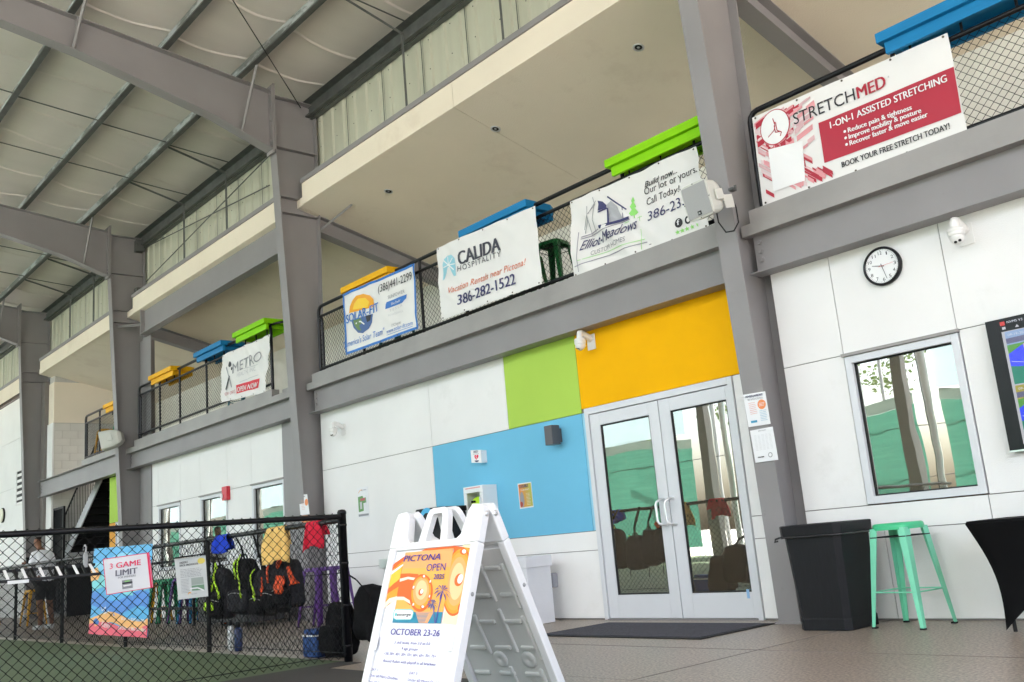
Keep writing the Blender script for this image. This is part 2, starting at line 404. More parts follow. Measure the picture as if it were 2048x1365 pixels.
# bracing angles and sag rods between purlins
def rod(a, b, r, m=DARKST, name='tie_rod', parent=roof): 
    return MB().tube([a, b], r, m, n=6).build(name, parent)
for xb in (-7.9, -9.9, -15.7, -17.6, -23.0, -24.9, -1.2):
    ys = [.05] + PY[:5]
    for a, b in zip(ys, ys[1:]):
        rod((xb, a, ZR(a)+.10), (xb, b, ZR(b)+.06), .011)
    mb = MB(); A = Vector((xb+.03, -.03, 8.05)); B = Vector((xb+.03, PY[0], ZR(PY[0])+.0)); mb.tube([A, B], .022, DARKST, n=4, smooth=False); mb.build('brace_angle', roof)
for x in XC:                         # flange braces from rafter bottom flange up to the purlins
    for y, yb in ((-1.12, 7.46), (-3.62, 8.10), (-6.3, 8.45)):
        mb = MB(); mb.tube([(x+.06, y, yb), (x+.62, y, ZR(y)+.03)], .024, STEEL, n=4, smooth=False); mb.build('flange_brace', roof)
MB().tube([(-12.74, -.08, 8.12), (-10.2, -2.9, 8.56)], .009, BLACKM, n=6).build('brace_cable', roof)

# ---- rigid frames
FRAME_LABELS = ['grey steel frame column carrying two flyers and a speaker, right of the double doors',
                'grey steel frame column between the sun-and-earth banner and the bay of three windows',
                'grey steel frame column left of the three windows, with a small speaker on its edge',
                'farthest grey steel frame column beside the wall with the louvre']
def bolt(mb, c, axis, m=STEEL, r=.013): mb.lathe(c, [(r*1.5, 0), (r*1.5, .004), (r, .004), (r, .018)], m, 6, axis, False)
fl = [(0, -.27), (2, -.335), (3.05, -.385), (4.5, -.445), (5.8, -.51), (7.3, -.575)]
def yb_(z): return .035 + (.16-.035)*min(1, z/6.4)
def frame(Xc, label):
    r = empty('steel_column', (Xc, -.1, 0), label, 'steel column', 'steel columns along the building')
    w = .105
    pts = [(y, z) for z, y in fl]; th = .014
    mb = MB(); n = len(pts)
    vs = [(sx, y+dy, z) for (y, z) in pts for sx in (Xc-w, Xc+w) for dy in (0, th)]
    fs = []
    for i in range(n-1):
        a = i*4; b = a+4
        fs += [(a, a+2, b+2, b), (a+1, b+1, b+3, a+3), (a, b, b+1, a+1), (a+2, a+3, b+3, b+2)]
    mb.add(vs, fs, STEEL); world_part(mb.build('front_flange'), r)
    zw = 2.87; yw = -.376
    mb = MB().box(Xc-w, Xc+w, yw-.003, yw+.001, zw-.006, zw+.004, STEEL); world_part(mb.build('weld_seam'), r)
    mb = MB(); web = [(Xc-.005, y+th, z) for z, y in fl] + [(Xc-.005, -.56, 8.25), (Xc-.005, .16, 8.16), (Xc-.005, .16, 6.4), (Xc-.005, .035, 0)]
    mb.prism(web, (.01, 0, 0), STEEL); world_part(mb.build('web'), r)
    mb = MB(); vs = [(sx, yb_(z)+dy, z) for z in (0, 6.4, 8.16) for sx in (Xc-w, Xc+w) for dy in (0, .014)]
    fs = []
    for i in range(2):
        a = i*4; b = a+4; fs += [(a, a+2, b+2, b), (a+1, b+1, b+3, a+3), (a, b, b+1, a+1), (a+2, a+3, b+3, b+2)]
    mb.add(vs, fs, STEEL); world_part(mb.build('back_flange'), r)
    bx('base_plate', r, Xc-.13, Xc+.13, -.29, .09, .001, .02, STEEL)
    for z, y0, y1 in ((7.33, -.56, .15), (6.50, -.53, -.02), (6.24, -.515, .145)):
        bx('stiffener', r, Xc-.1, Xc+.1, y0, y1, z-.007, z+.007, STEEL)
    mb = MB().prism([(Xc-.1, -.02, 6.493), (Xc-.1, .15, 6.43), (Xc-.1, .15, 6.444), (Xc-.1, -.02, 6.507)], (.2, 0, 0), STEEL); world_part(mb.build('stiffener'), r)
    # knee splice plates
    bx('splice_plate', r, Xc-w-.005, Xc+w+.005, -.595, -.565, 7.27, 8.40, STEEL); bx('splice_plate', r, Xc-w-.005, Xc+w+.005, -.628, -.598, 7.20, 8.36, STEEL)
    mb = MB()
    for z in (7.34, 7.42, 7.75, 8.12, 8.2):
        for sx in (-.06, .06): bolt(mb, (Xc+sx, -.628, z), 'y')
    world_part(stuff(mb.build('bolts')), r)
    bx('top_flange', r, Xc-.1, Xc+.1, -.56, .175, 8.19, 8.205, STEEL).rotation_euler = (0, 0, 0)
    # rafter
    bot = [(-.63, 7.27), (-1.6, 7.62), (-3.56, 8.09), (-4.6, 8.26), (-17, ZR(-17)-.42)]
    top = [(y, ZR(y)-.006) for y in (-17, -4.6, -.63)]
    mb = MB().prism([(Xc-.005, y, z) for y, z in bot+top], (.01, 0, 0), STEEL); world_part(mb.build('rafter_web'), r)
    for nm, line, dz in (('rafter_bottom_flange', bot, -.013), ('rafter_top_flange', top[::-1], -.013)):
        mb = MB(); vs = [(sx, y, z+d) for (y, z) in line for sx in (Xc-w, Xc+w) for d in (0, dz)]; fs = []
        for i in range(len(line)-1):
            a = i*4; b = a+4; fs += [(a, b, b+2, a+2), (a+1, a+3, b+3, b+1), (a, a+1, b+1, b), (a+2, b+2, b+3, a+3)]
        mb.add(vs, fs, STEEL); world_part(mb.build(nm), r)
    bx('stiffener', r, Xc-.1, Xc+.1, -3.585, -3.57, 8.09, 8.6, STEEL)
    # lean-to rafter under the balcony ceiling
    y0, y1 = .175, 2.8
    for nm, a, b, hw in (('lean_to_web', -.015, -.27, .005), ('lean_to_flange', -.26, -.275, .1), ('lean_to_flange', -.003, -.017, .1)):
        zt = lambda y, d: 6.37-.248*(y+.2)+d
        mb = MB().prism([(Xc-hw, y0, zt(y0, a)), (Xc-hw, y1, zt(y1, a)), (Xc-hw, y1, zt(y1, b)), (Xc-hw, y0, zt(y0, b))], (2*hw, 0, 0), STEEL); world_part(mb.build(nm), r)
    return r
for x, l in zip(XC, FRAME_LABELS): fr = frame(x, l)

# ---- upper wall: siding sheets, fascia, ceiling
def siding(xa, xb, label):
    r = empty('clerestory_wall', ((xa+xb)/2, .2, 6.7), label, 'wall', 'corrugated clerestory walls')
    n = max(1, round((xb-xa)/.97)); w = (xb-xa)/n
    for i in range(n):
        a = xa+i*w; xs = []; 
        for k in range(3):
            c = a + (k+.5)*w/3
            for dx, dy in ((-w/6+.0, .028), (-.055, .028), (-.032, 0), (.032, 0), (.055, .028)): xs.append((c+dx, .2+dy))
            # minor ribs
        xs.append((a+w-.004, .228))
        mb = MB(); vs = [(x, y, z) for x, y in xs for z in (6.6, 8.19)]
        mb.add(vs, [(2*j, 2*j+2, 2*j+3, 2*j+1) for j in range(len(xs)-1)], SIDING)
        mb.box(a-.006, a+.006, .196, .2, 6.6, 8.1, DARKST)
        world_part(mb.build('siding_sheet'), r)
    bx('leak_block', r, xa, xb, .232, .26, 6.4, 8.5, DARKST)  # added sheet, blocks light leaking through the siding joints and above its top
    mb = MB()
    for i in range(n*2):
        for z in (7.0, 7.45, 7.9): mb.lathe((xa+(i+.35)*w/2, .2, z), [(.011, 0), (.007, .006)], DARKST, 6, 'y', False)
    world_part(stuff(mb.build('screws')), r)
siding(-12.80, -4.72, 'corrugated pale green clerestory wall above the balcony of the three big banners')
siding(-20.40, -12.81, 'corrugated pale clerestory wall crossed by bracing rods')
siding(-27.50, -20.41, 'corrugated pale clerestory wall above the stair bay')
siding(-34.3, -27.51, 'corrugated pale clerestory wall at the far end')
siding(-4.71, 3, 'corrugated clerestory wall above the balcony of the red banner')
def fascia(xa, xb, seams, label, zb=6.37, zt=6.72):
    r = empty('fascia', ((xa+xb)/2, -.2, zb), label, 'fascia', 'cream fascias above the balconies')
    xs = [xa]+seams+[xb]
    for a, b in zip(xs, xs[1:]): bx('fascia_panel', r, a+(.003 if a != xa else 0), b-(.003 if b != xb else 0), -.2, -.187, zb, zt, CREAM)
    bx('fascia_core', r, xa, xb, -.1865, .18, 6.52, zt, CREAM); bx('flashing', r, xa-.01, xb+.01, -.225, .19, zt+.001, zt+.075, STEEL)
    # sloped ceiling panels belonging to this bay
    return r
def ceiling(xa, xb, seams):
    c = bpy.data.objects.new('balcony_ceiling', None); COL.objects.link(c); struct(c)
    xs = [xa]+seams+[xb]
    for a, b in zip(xs, xs[1:]):
        a2, b2 = a+(.003 if a != xa else 0), b-(.003 if b != xb else 0)
        MB().prism([(a2, -.186, 6.37-.248*.014), (a2, 2.83, 6.37-.248*3.03), (a2, 2.83, 6.37-.248*3.03+.1), (a2, -.186, 6.5)], (b2-a2, 0, 0), CREAM).build('ceiling_panel', c)
fascia(-12.6, -4.84, [-8.668], 'cream fascia with one joint above the three big banners')
fascia(-20.03, -12.98, [-16.5], 'cream fascia resting on a deep grey beam')
fascia(-26.9, -20.58, [-23.5], 'cream fascia above the open stair bay', 6.35, 6.7)
fascia(-34, -27.65, [], 'cream fascia band at the far end of the building', 6.2, 6.62)
fascia(-4.58, 3, [-1.5], 'cream fascia above the red and white banner')
ceiling(-12.7, -4.72, [-8.668]); ceiling(-20.3, -12.72, [-16.5]); ceiling(-27, -20.32, [-23.5]); ceiling(-4.70, 3, [-1.5])
for x in (-9.87, -7.78, -15.65, -17.6, -23.05, -24.87, -1.2):     # hangers in front of the siding
    o = MB().tube([(x, -.05, 6.8), (x, -.05, 8.02)], .021, DARKST, n=4, smooth=False).build('hanger_post')
    tag(o, {-9.87: 'rusty dark hanger post in front of the siding, left one of the near bay', -7.78: 'dark hanger post in front of the siding, nearest to the camera in the main bay', -15.65: 'dark hanger post crossed by bracing rods, right one of its bay', -17.6: 'dark hanger post crossed by bracing rods, left one of its bay', -23.05: 'dark hanger post right of the other in the stair bay', -24.87: 'dark hanger post left of the other in the stair bay', -1.2: 'dark hanger post above the red banner bay'}[x], 'post', 'hanger posts')
br = empty('bracing', (-16.5, .05, 6.8), 'crossed dark bracing rods before the siding of the three window bay', 'bracing')
for a, b in (((290, 495.6), (539, 371)), ((292, 564), (400, 453)), ((400, 453), (539, 311))):
    world_part(MB().tube([P(*a, 'y', .08), P(*b, 'y', .08)], .012, DARKST, n=6).build('brace_rod'), br)
def clip(x, z):
    bx('bracket', br, x-.01, x+.13, -.06, .1, z-.14, z+.12, DARKST)
clip(-20.3, 8.0); clip(-20.3, 6.9)
# balcony back wall, deck, side wall
bw = MB().box(-27, 3, 2.83, 2.95, 3.5, 5.66, mat('pale_balcony_wall', (.72, .70, .64), .8, bump=.3, bs=90)).build('balcony_back_wall'); tag(bw, 'pale stucco wall at the back of the balconies', 'wall')
lt = MB().prism([(-40, .5, 6.5), (-40, 3.2, 5.85), (-40, 3.2, 5.95), (-40, .5, 6.6)], (45, 0, 0), DARKST).build('lean_to_roof'); struct(lt)
dk = MB().box(-23.4, 3, -.06, 2.83, 3.44, 3.52, mat('deck_underside', (.55, .52, .46), .8)).build('balcony_deck'); struct(dk)
# stair-bay side wall of painted blocks
sw = empty('block_wall', (-26.95, 1.4, 0), 'white painted block side wall beside the open stair', 'wall')
bx('wall_core', sw, -27.15, -26.72, .13, 2.8, 0, 6.3, mat('block_mortar', (.50, .48, .45), .9))
bx('upper_stucco', sw, -27.16, -26.70, .11, 2.82, 5.02, 6.12, CREAM)
bx('end_strip', sw, -27.17, -26.70, .085, .128, 0, 5.015, WHITE)
bl = MB().box(-.01, .0, 0, .392, 0, .192, CMU); first = None
for k in range(25):
    for j in range(-1, 7):
        y = .135 + j*.4 + (.2 if k % 2 else 0); 
        y0, y1 = max(y, .135), min(y+.392, 2.79)
        if y1-y0 < .1: continue
        z = .008+k*.2
        if abs((y1-y0)-.392) < .01:
            if first is None: first = bl.build('block'); o = first
            else: o = first.copy(); COL.objects.link(o)
            o.location = (-26.705, y0, z)
        else: o = MB().box(-.01, 0, 0, y1-y0, 0, .192, CMU).build('block'); o.location = (-26.705, y0, z)
        loc = o.location.copy(); o.parent = sw; o.location = loc - sw.location

# ---- beams, curbs
def beam(xa, xb, label, group='deck beams', zb=3.03, curb=(None, None), bolts=True, zt=3.47, channel=True):
    r = empty('deck_beam', ((xa+xb)/2, -.1, zb), label, 'beam', group)
    bx('beam_web', r, xa+.03, xb-.03, -.115, -.10, zb+.012, zt, STEEL)
    bx('bottom_flange', r, xa, xb, -.205, -.012, zb, zb+.0118, STEEL)
    bx('top_flange', r, xa, xb, -.205, -.012, zt+.0005, zt+.012, STEEL)
    if channel:
        bx('edge_channel', r, xa-.02, xb, -.215, -.207, zt-.085, zt+.02, STEEL_EDGE)
        bx('channel_lip', r, xa-.02, xb, -.2065, -.118, zt-.085, zt-.079, STEEL_EDGE)
    ca, cb = curb
    if ca is not None: bx('curb', r, ca, cb, -.185, -.05, zt+.021, 3.62, STEEL_EDGE)
    if bolts:
        for x in (xa+.09, xb-.09):
            for z in (zb+.13, zb+.21, zb+.29): world_part((lambda q: q)(_b((x, -.116, z))), r)
    return r
def _b(c):
    mb = MB(); bolt(mb, c, 'y', STEEL, .022); return mb.build('bolt')
beam(-12.66, -4.86, 'long grey deck beam above the coloured wall panels and double doors', curb=(-12.56, -4.86))
beam(-4.665, 3, 'grey bolted deck beam above the wall clock', curb=(-4.6, 3))
beam(-20.45, -12.94, 'grey deck beam above the three windows', curb=(-19.99, -13.86), zb=3.06)
beam(-26.95, -20.52, 'grey deck beam with worn paint above the open stair', curb=(-23.4, -20.52), zb=3.06, channel=False)
hb = empty('header_beam', (-16.4, -.1, 5.83), 'deep grey header beam under the fascia of the three window bay', 'beam')
bx('beam_web', hb, -19.6, -12.93, -.105, -.095, 5.84, 6.34, STEEL); bx('bottom_flange', hb, -19.6, -12.93, -.19, -.01, 5.825, 5.839, STEEL); bx('end_plate', hb, -19.62, -19.6, -.19, -.0, 5.80, 6.35, STEEL)
po = empty('steel_post', (-19.8, .08, 0), 'grey steel post under the header beam beside the third column', 'post')
bx('post_flange', po, -19.98, -19.53, -.005, .01, 0, 5.82, STEEL); bx('post_web', po, -19.99, -19.981, -.004, .25, 0, 5.82, STEEL); bx('cover_plate', po, -20.29, -19.992, .05, .06, 0, 5.82, STEEL)
world_part(MB().tube([P(222, 655, 'y', -.45), P(289, 649, 'y', -.11)], .03, STEEL, n=4, smooth=False).build('strut'), po)
for i, (a, b) in enumerate((((660, 450), (697, 406)),)):
    o = MB().tube([(-12.62, .14, 6.02), (-11.95, .30, 6.24)], .022, STEEL, n=4, smooth=False).build('kicker_brace'); tag(o, 'short grey diagonal brace from the second column to the balcony ceiling', 'brace')

# ---- ground-floor walls with joints recessed between panels
def wall(label, spec, x0, x1, z1=3.10, holes=()):
    r = empty('facade_wall', ((x0+x1)/2, .1, 0), label, 'wall')
    xs = sorted({x0, x1} | {h[0] for h in holes} | {h[1] for h in holes}); 
    for a, b in zip(xs, xs[1:]):
        hh = [h for h in holes if h[0] <= a and h[1] >= b]
        if hh:
            h = hh[0]
            if h[2] > 0: bx('wall_core', r, a, b, .014, .2, 0, h[2], JOINT)
            bx('wall_core', r, a, b, .014, .2, h[3], z1, JOINT)
        else: bx('wall_core', r, a, b, .014, .2, 0, z1, JOINT)
    for (a, b, c, d, m, lb) in spec:
        gq = .0035
        bx('wall_panel', r, a+gq, b-gq, 0, .0135, c+gq, d-gq, m, bev=.0015, label=lb)
    return r
T = 3.10
spec = [(-12.68, -7.09, .012, .708, WHITE, None), (-12.68, -7.09, .708, .908, WHITE, None), (-12.68, -9.88, .908, 2.166, WHITE, None),
        (-12.68, -9.88, 2.166, T, WHITE, None), (-9.88, -8.353, 2.166, T, WHITE, None), (-9.88, -7.138, .908, 2.166, BLUEW, 'sky blue stucco panel'),
        (-8.353, -7.138, 2.166, T, GREENW, 'lime green stucco panel'), (-7.138, -4.835, 2.207, T, ORANGEW, 'orange yellow stucco panel'),
        (-7.138, -7.09, .908, 2.166, mat('pale_blue_edge', (.30, .62, .80), .7), None),
        (-5.145, -4.835, .012, .708, WHITE, None), (-5.145, -4.835, .708, .908, WHITE, None), (-5.145, -4.835, .908, 2.207, WHITE, None)]
wall('white facade wall with sky blue, lime green and orange panels round the double doors', spec, -12.68, -4.835, holes=[(-7.09, -5.145, 0, 2.207)])
spec = [(-4.592, -3.9, .012, .708, WHITE, None), (-3.9, 3, .012, .708, WHITE, None), (-4.592, -3.04, .708, .908, WHITE, None), (-3.04, 3, .708, .908, WHITE, None),
        (-4.592, -4.005, .908, 2.166, WHITE, None), (-3.03, 3, .908, 2.166, WHITE, None), (-4.592, -4.005, 2.166, T, WHITE, None), (-4.005, -3.04, 2.166, T, WHITE, None), (-3.04, 3, 2.166, T, WHITE, None)]
wall('white facade wall with a wall clock, a camera and a single window', spec, -4.592, 3, holes=[(-4.005, -3.03, .908, 2.166)])
spec = [(-19.5, -13.0, .012, .908, WHITE, None)]
W3 = [(-19.18, -18.06), (-17.14, -15.98), (-15.03, -13.87)]
prev = -19.5
for a, b in W3:
    spec.append((prev, a, .908, 2.2, WHITE, None)); spec.append((prev, a, 2.2, T, WHITE, None)); spec.append((a, b, 2.2, T, WHITE, None)); prev = b
spec += [(prev, -13.0, .908, 2.2, WHITE, None), (prev, -13.0, 2.2, T, WHITE, None)]
wall('white facade wall with three identical windows', spec, -19.5, -13.0, holes=[(a, b, .908, 2.2) for a, b in W3])
bx('wall_post', None, -13.86, -12.94, -.03, -.002, 0, 3.055, STEEL)
tag(bpy.data.objects['wall_post'], 'flat grey steel plate beside the second column at the end of the window wall', 'steel plate')
# far wall left of the fourth column
spec = [(-34, -27.66, .012, 1.1, WHITE, None), (-34, -27.66, 1.1, 3.62, WHITE, None), (-34, -27.66, 3.62, 5.0, WHITE, None), (-34, -27.66, 5.0, 6.18, WHITE, None)]
wall('tall white wall at the far end with a louvre vent', spec, -34, -27.18, 6.2)
# stair-bay lower wall bits
sb = empty('siding_wall', (-21.5, .1, 0), 'lime green boarded wall above an orange strip beside the stair', 'wall')
for i in range(7): bx('green_board', sb, -22.03+i*.2+.003, -22.03+(i+1)*.2-.003, .0, .03, 2.05, 3.05, GREENW)
for i in range(2): bx('orange_board', sb, -22.03+i*.2+.003, -22.03+(i+1)*.2-.003, .0, .03, 0, 2.04, mat('orange_board_paint', (.70, .32, .03), .7))
dr = empty('service_door', (-21.3, .02, 0), 'white service door behind the third column', 'door'); bx('door_leaf', dr, -21.6, -20.7, .01, .05, 0, 2.03, ALU); bx('door_frame', dr, -21.62, -21.6, -.01, .05, 0, 2.05, ALU)
rm = MB(); rm.box(-22.03, 3, 2.6, 2.7, 0, 3.43, BROWN); rm.box(-22.05, -21.98, .2, 2.6, 0, 3.43, BROWN); rm.box(-13.2, -13.1, .2, 2.6, 0, 3.43, BROWN)
rm.box(-22, 3, .2, 2.6, -.001, .006, BROWN); rm = rm.build('interior_walls'); struct(rm)

# ---- windows
def window(a, b, z0, z1, label, group=None):
    r = empty('window', ((a+b)/2, 0, z0), label, 'window', group)
    f = .065; y0, y1 = -.012, .06
    bx('window_frame', r, a+.004, a+f, y0, y1, z0+.004, z1-.004, ALU, .003); bx('window_frame', r, b-f, b-.004, y0, y1, z0+.004, z1-.004, ALU, .003)
    bx('window_frame', r, a+f+.0005, b-f-.0005, y0, y1, z1-f, z1-.004, ALU, .003); bx('window_frame', r, a+f+.0005, b-f-.0005, y0, y1, z0+.004, z0+f, ALU, .003)
    gk = MB(); g0 = .012
    for q in ((a+f, a+f+g0, z0+f, z1-f), (b-f-g0, b-f, z0+f, z1-f), (a+f+g0, b-f-g0, z1-f-g0, z1-f), (a+f+g0, b-f-g0, z0+f, z0+f+g0)): gk.box(q[0], q[1], .026, .05, q[2], q[3], BLACKP)
    world_part(gk.build('gasket'), r)
    bx('drip_cap', r, a-.01, b+.01, -.035, -.0005, z1-.002, z1+.022, STEEL_EDGE)
    bx('window_pane', r, a+f, b-f, .040, .046, z0+f, z1-f, GLASS)
window(-4.003, -3.032, .912, 2.150, 'aluminium window under the wall clock, reflecting the courts')
for (a, b), l in zip(W3, ('leftmost of the three aluminium windows left of the second column', 'middle window of three, next to the red fire alarm', 'window nearest the second column in the row of three')):
    window(a+.002, b-.002, .912, 2.18, l, 'row of three windows')
# ---- double doors
dd = empty('double_door', (-6.11, 0, 0), 'white aluminium double doors with tall reflecting glass', 'door')
bx('door_frame', dd, -7.085, -7.03, -.02, .08, 0, 2.203, ALU, .003); bx('door_frame', dd, -5.20, -5.147, -.02, .08, 0, 2.203, ALU, .003); bx('door_header', dd, -7.029, -5.201, -.02, .08, 2.135, 2.203, ALU, .003)
bx('threshold', dd, -7.029, -5.201, -.04, .08, .001, .012, STEEL)
bx('black_backing', dd, -7.031, -5.199, .06, .085, .012, 2.134, BLACKP)  # black sheet filling the opening behind both leaves
for a, b, ga, gb in ((-7.022, -6.072, -6.885, -6.20), (-6.062, -5.208, -5.925, -5.245)):
    lf = empty('door_leaf', (0, 0, 0)); lf.parent = dd; lf.matrix_parent_inverse = Matrix.Translation(dd.location).inverted()
    def q(n, x0, x1, y0, y1, z0, z1, m, bev=0): 
        o = MB().box(x0, x1, y0, y1, z0, z1, m).build(n, None, bev); o.parent = lf
    q('stile', a, ga, -.004, .04, .016, 2.128, ALU, .003); q('stile', gb, b, -.004, .04, .016, 2.128, ALU, .003)
    q('rail', ga+.0005, gb-.0005, -.004, .04, 2.0, 2.128, ALU, .003); q('rail', ga+.0005, gb-.0005, -.004, .04, .016, .245, ALU, .003)
    gk = MB()
    for z in ((ga, ga+.013, .246, 1.999), (gb-.013, gb, .246, 1.999), (ga+.013, gb-.013, 1.986, 1.999), (ga+.013, gb-.013, .246, .259)): gk.box(z[0], z[1], .006, .03, z[2], z[3], BLACKP)
    gk.build('gasket').parent = lf
    q('pane', ga, gb, .018, .024, .246, 2.0, GLASS)
CHROME = mat('brushed_aluminium_handle', (.75, .75, .76), .28, metal=.8, var=.02)
for x, s in ((-6.125, -1), (-6.01, 1)):
    pts = [(x, -.005, 1.16), (x, -.055, 1.16)] + [(x+s*.0, -.07, 1.14)] + [(x+s*(-.0), -.075, 1.12), (x, -.075, .94), (x, -.07, .92), (x, -.055, .90), (x, -.005, .90)]
    pts = [(x, -.004, 1.15), (x-.0, -.06, 1.15), (x-.035*1, -.085, 1.13), (x-.045, -.09, 1.10), (x-.045, -.09, .95), (x-.035, -.085, .92), (x, -.06, .90), (x, -.004, .90)]
    world_part(MB().tube(pts, .013, CHROME, n=10).build('door_handle'), dd)
world_part(MB().box(-5.30, -5.27, -.0065, -.005, .19, .27, ink('pale_blue_sticker', (.25, .45, .7))).build('sticker'), dd)

# ================================================================== RAILINGS
RLAB = {0: 'black pipe and chain link balcony railing behind the three largest banners', 1: 'black balcony railing behind the small white banner with red label', 2: 'short black balcony railing above the stair', 3: 'black balcony railing behind the red and white banner'}
def railing(i, xa, xb, posts, z0=3.62, zt=4.65, zb=3.68, z2=4.49, tag_='', close_right=False):
    r = empty('balcony_railing', ((xa+xb)/2, -.1, z0), RLAB[i], 'railing', 'balcony railings'); y = -.1; k = .026
    w = lambda o: world_part(o, r)
    # outer loop rail: up the left end, rounded into the top rail
    top = [(xa, y, z0), (xa, y, zt-.09), (xa+.012, y, zt-.045), (xa+.045, y, zt-.012), (xa+.09, y, zt)]
    top += [(xb-.09, y, zt), (xb-.045, y, zt-.012), (xb-.012, y, zt-.045), (xb, y, zt-.09), (xb, y, z0)] if close_right else [(xb, y, zt)]
    w(MB().tube(top, k, BLACKM, n=10).build('top_rail'))
    w(MB().tube([(xa, y, z2), (xb, y, z2)], .022, BLACKM, n=8).build('mid_rail'))
    w(MB().tube([(xa, y, zb), (xb, y, zb)], .023, BLACKM, n=8).build('bottom_rail'))
    inner = [(xa+.045, y+.05, z0), (xa+.045, y+.05, z2-.06), (xa+.06, y+.05, z2-.02)]
    w(MB().tube([(xa+.01, y, z2-.005), (xa+.06, y+.0, z2-.015), (xa+.095, y, z2-.05), (xa+.1, y, z2-.1), (xa+.1, y, z0)], .019, BLACKM, n=8).build('end_loop'))
    for x in posts:
        w(MB().tube([(x, y, z0-.02), (x, y, zt-.01)], .021, BLACKM, n=8).build('post'))
    ch = chain_link((xa+.02, y-.003, 0), (1, 0, 0), xb-xa-.03, zb-.055, z2+.005, (0, -1, 0)); w(ch)
    return r
railing(0, -12.42, -4.88, [-11.2, -9.75, -8.83, -7.5, -6.1])
railing(1, -19.93, -13.98, [-18.79, -17.78, -16.54], zt=4.74, z2=4.57, zb=3.74, z0=3.62, close_right=True)
railing(2, -23.38, -20.55, [-22.4, -21.3], zt=4.66)
railing(3, -4.50, 2.5, [-3.10, -1.7, -.3], zt=4.56, z2=4.41, zb=3.655)
# returns of the railings going back along the landing
rr = MB().tube([(-13.98, -.1, 4.74), (-13.75, .0, 4.74), (-13.65, .05, 4.70), (-13.62, .06, 4.6), (-13.62, .06, 3.6)], .021, BLACKM, n=8).build('loop_rail')
tag(rr, 'bent black pipe loop at the right end of the railing by the second column', 'rail')
bx('curb_return', None, -13.85, -13.3, .0, .08, 3.49, 3.62, STEEL_EDGE); tag(bpy.data.objects['curb_return'], 'short grey curb return by the second column on the window bay', 'curb')
bb_ = MB().lathe((-13.45, .12, 3.52), [(.01, 0), (.13, .01), (.14, .12), (.10, .24), (.03, .27)], BAGB, 14).build('black_sack', None); tag(bb_, 'black lump of cloth on the balcony floor at the end of the railing', 'cloth')

# ledges: two-tier painted boards on the rail
WOODC = {'yellow': mat('yellow_painted_wood', (.82, .42, .004), .5, spec=.2, var=.06, bump=.15, bs=20, stretch=(1, 8, 8)),
         'blue': mat('blue_painted_wood', (.008, .19, .42), .5, spec=.25, var=.06, bump=.15, bs=20, stretch=(1, 8, 8)),
         'green': mat('lime_painted_wood', (.25, .62, .002), .5, spec=.2, var=.06, bump=.15, bs=20, stretch=(1, 8, 8))}
def ledge(c, xa, xb, z, label):
    r = empty('bar_ledge', ((xa+xb)/2, -.02, z), label, 'bar ledge', 'painted bar ledges on the railings'); m = WOODC[c]
    top = [(xa, -.25), (xb-.0, -.25), (xb, .15), (xb-.06, .25), (xa+.06, .25), (xa, .15)]
    world_part(MB().prism([(x, y, z) for x, y in top], (0, 0, .085), m).build('top_board', bev=.003), r)
    bx('lower_board', r, xa+.045, xb-.02, -.205, -.165, z-.10, z-.001, m, .003); bx('lower_board', r, xa+.045, xb-.02, .16, .2, z-.10, z-.001, m, .003)
    bx('cross_board', r, xa+.08, xa+.12, -.16, .155, z-.07, z-.001, m); bx('cross_board', r, xb-.12, xb-.08, -.16, .155, z-.07, z-.001, m)
    for x in (xa+.2, (xa+xb)/2, xb-.2): world_part(MB().tube([(x, -.1, z-.16), (x, -.1, z-.002)], .012, BLACKM, n=6).build('support_pin'), r)
ledge('yellow', -11.52, -10.30, 4.617, 'yellow bar ledge on the railing above the sun-and-earth banner')
ledge('blue', -8.71, -7.45, 4.615, 'blue bar ledge on the railing above the hospitality banner')
ledge('green', -6.20, -4.95, 4.615, 'lime green bar ledge above the custom homes banner')
ledge('blue', -3.15, -1.93, 4.575, 'blue bar ledge above the red and white banner, nearest of all')
ledge('yellow', -19.03, -17.85, 4.715, 'yellow bar ledge on the railing left of the small white banner')
ledge('blue', -16.78, -15.58, 4.73, 'blue bar ledge in the middle of the window bay railing')
ledge('green', -15.12, -13.92, 4.745, 'lime green bar ledge above the small white banner')
ledge('yellow', -21.75, -20.6, 4.57, 'yellow bar ledge on the short railing above the stair')

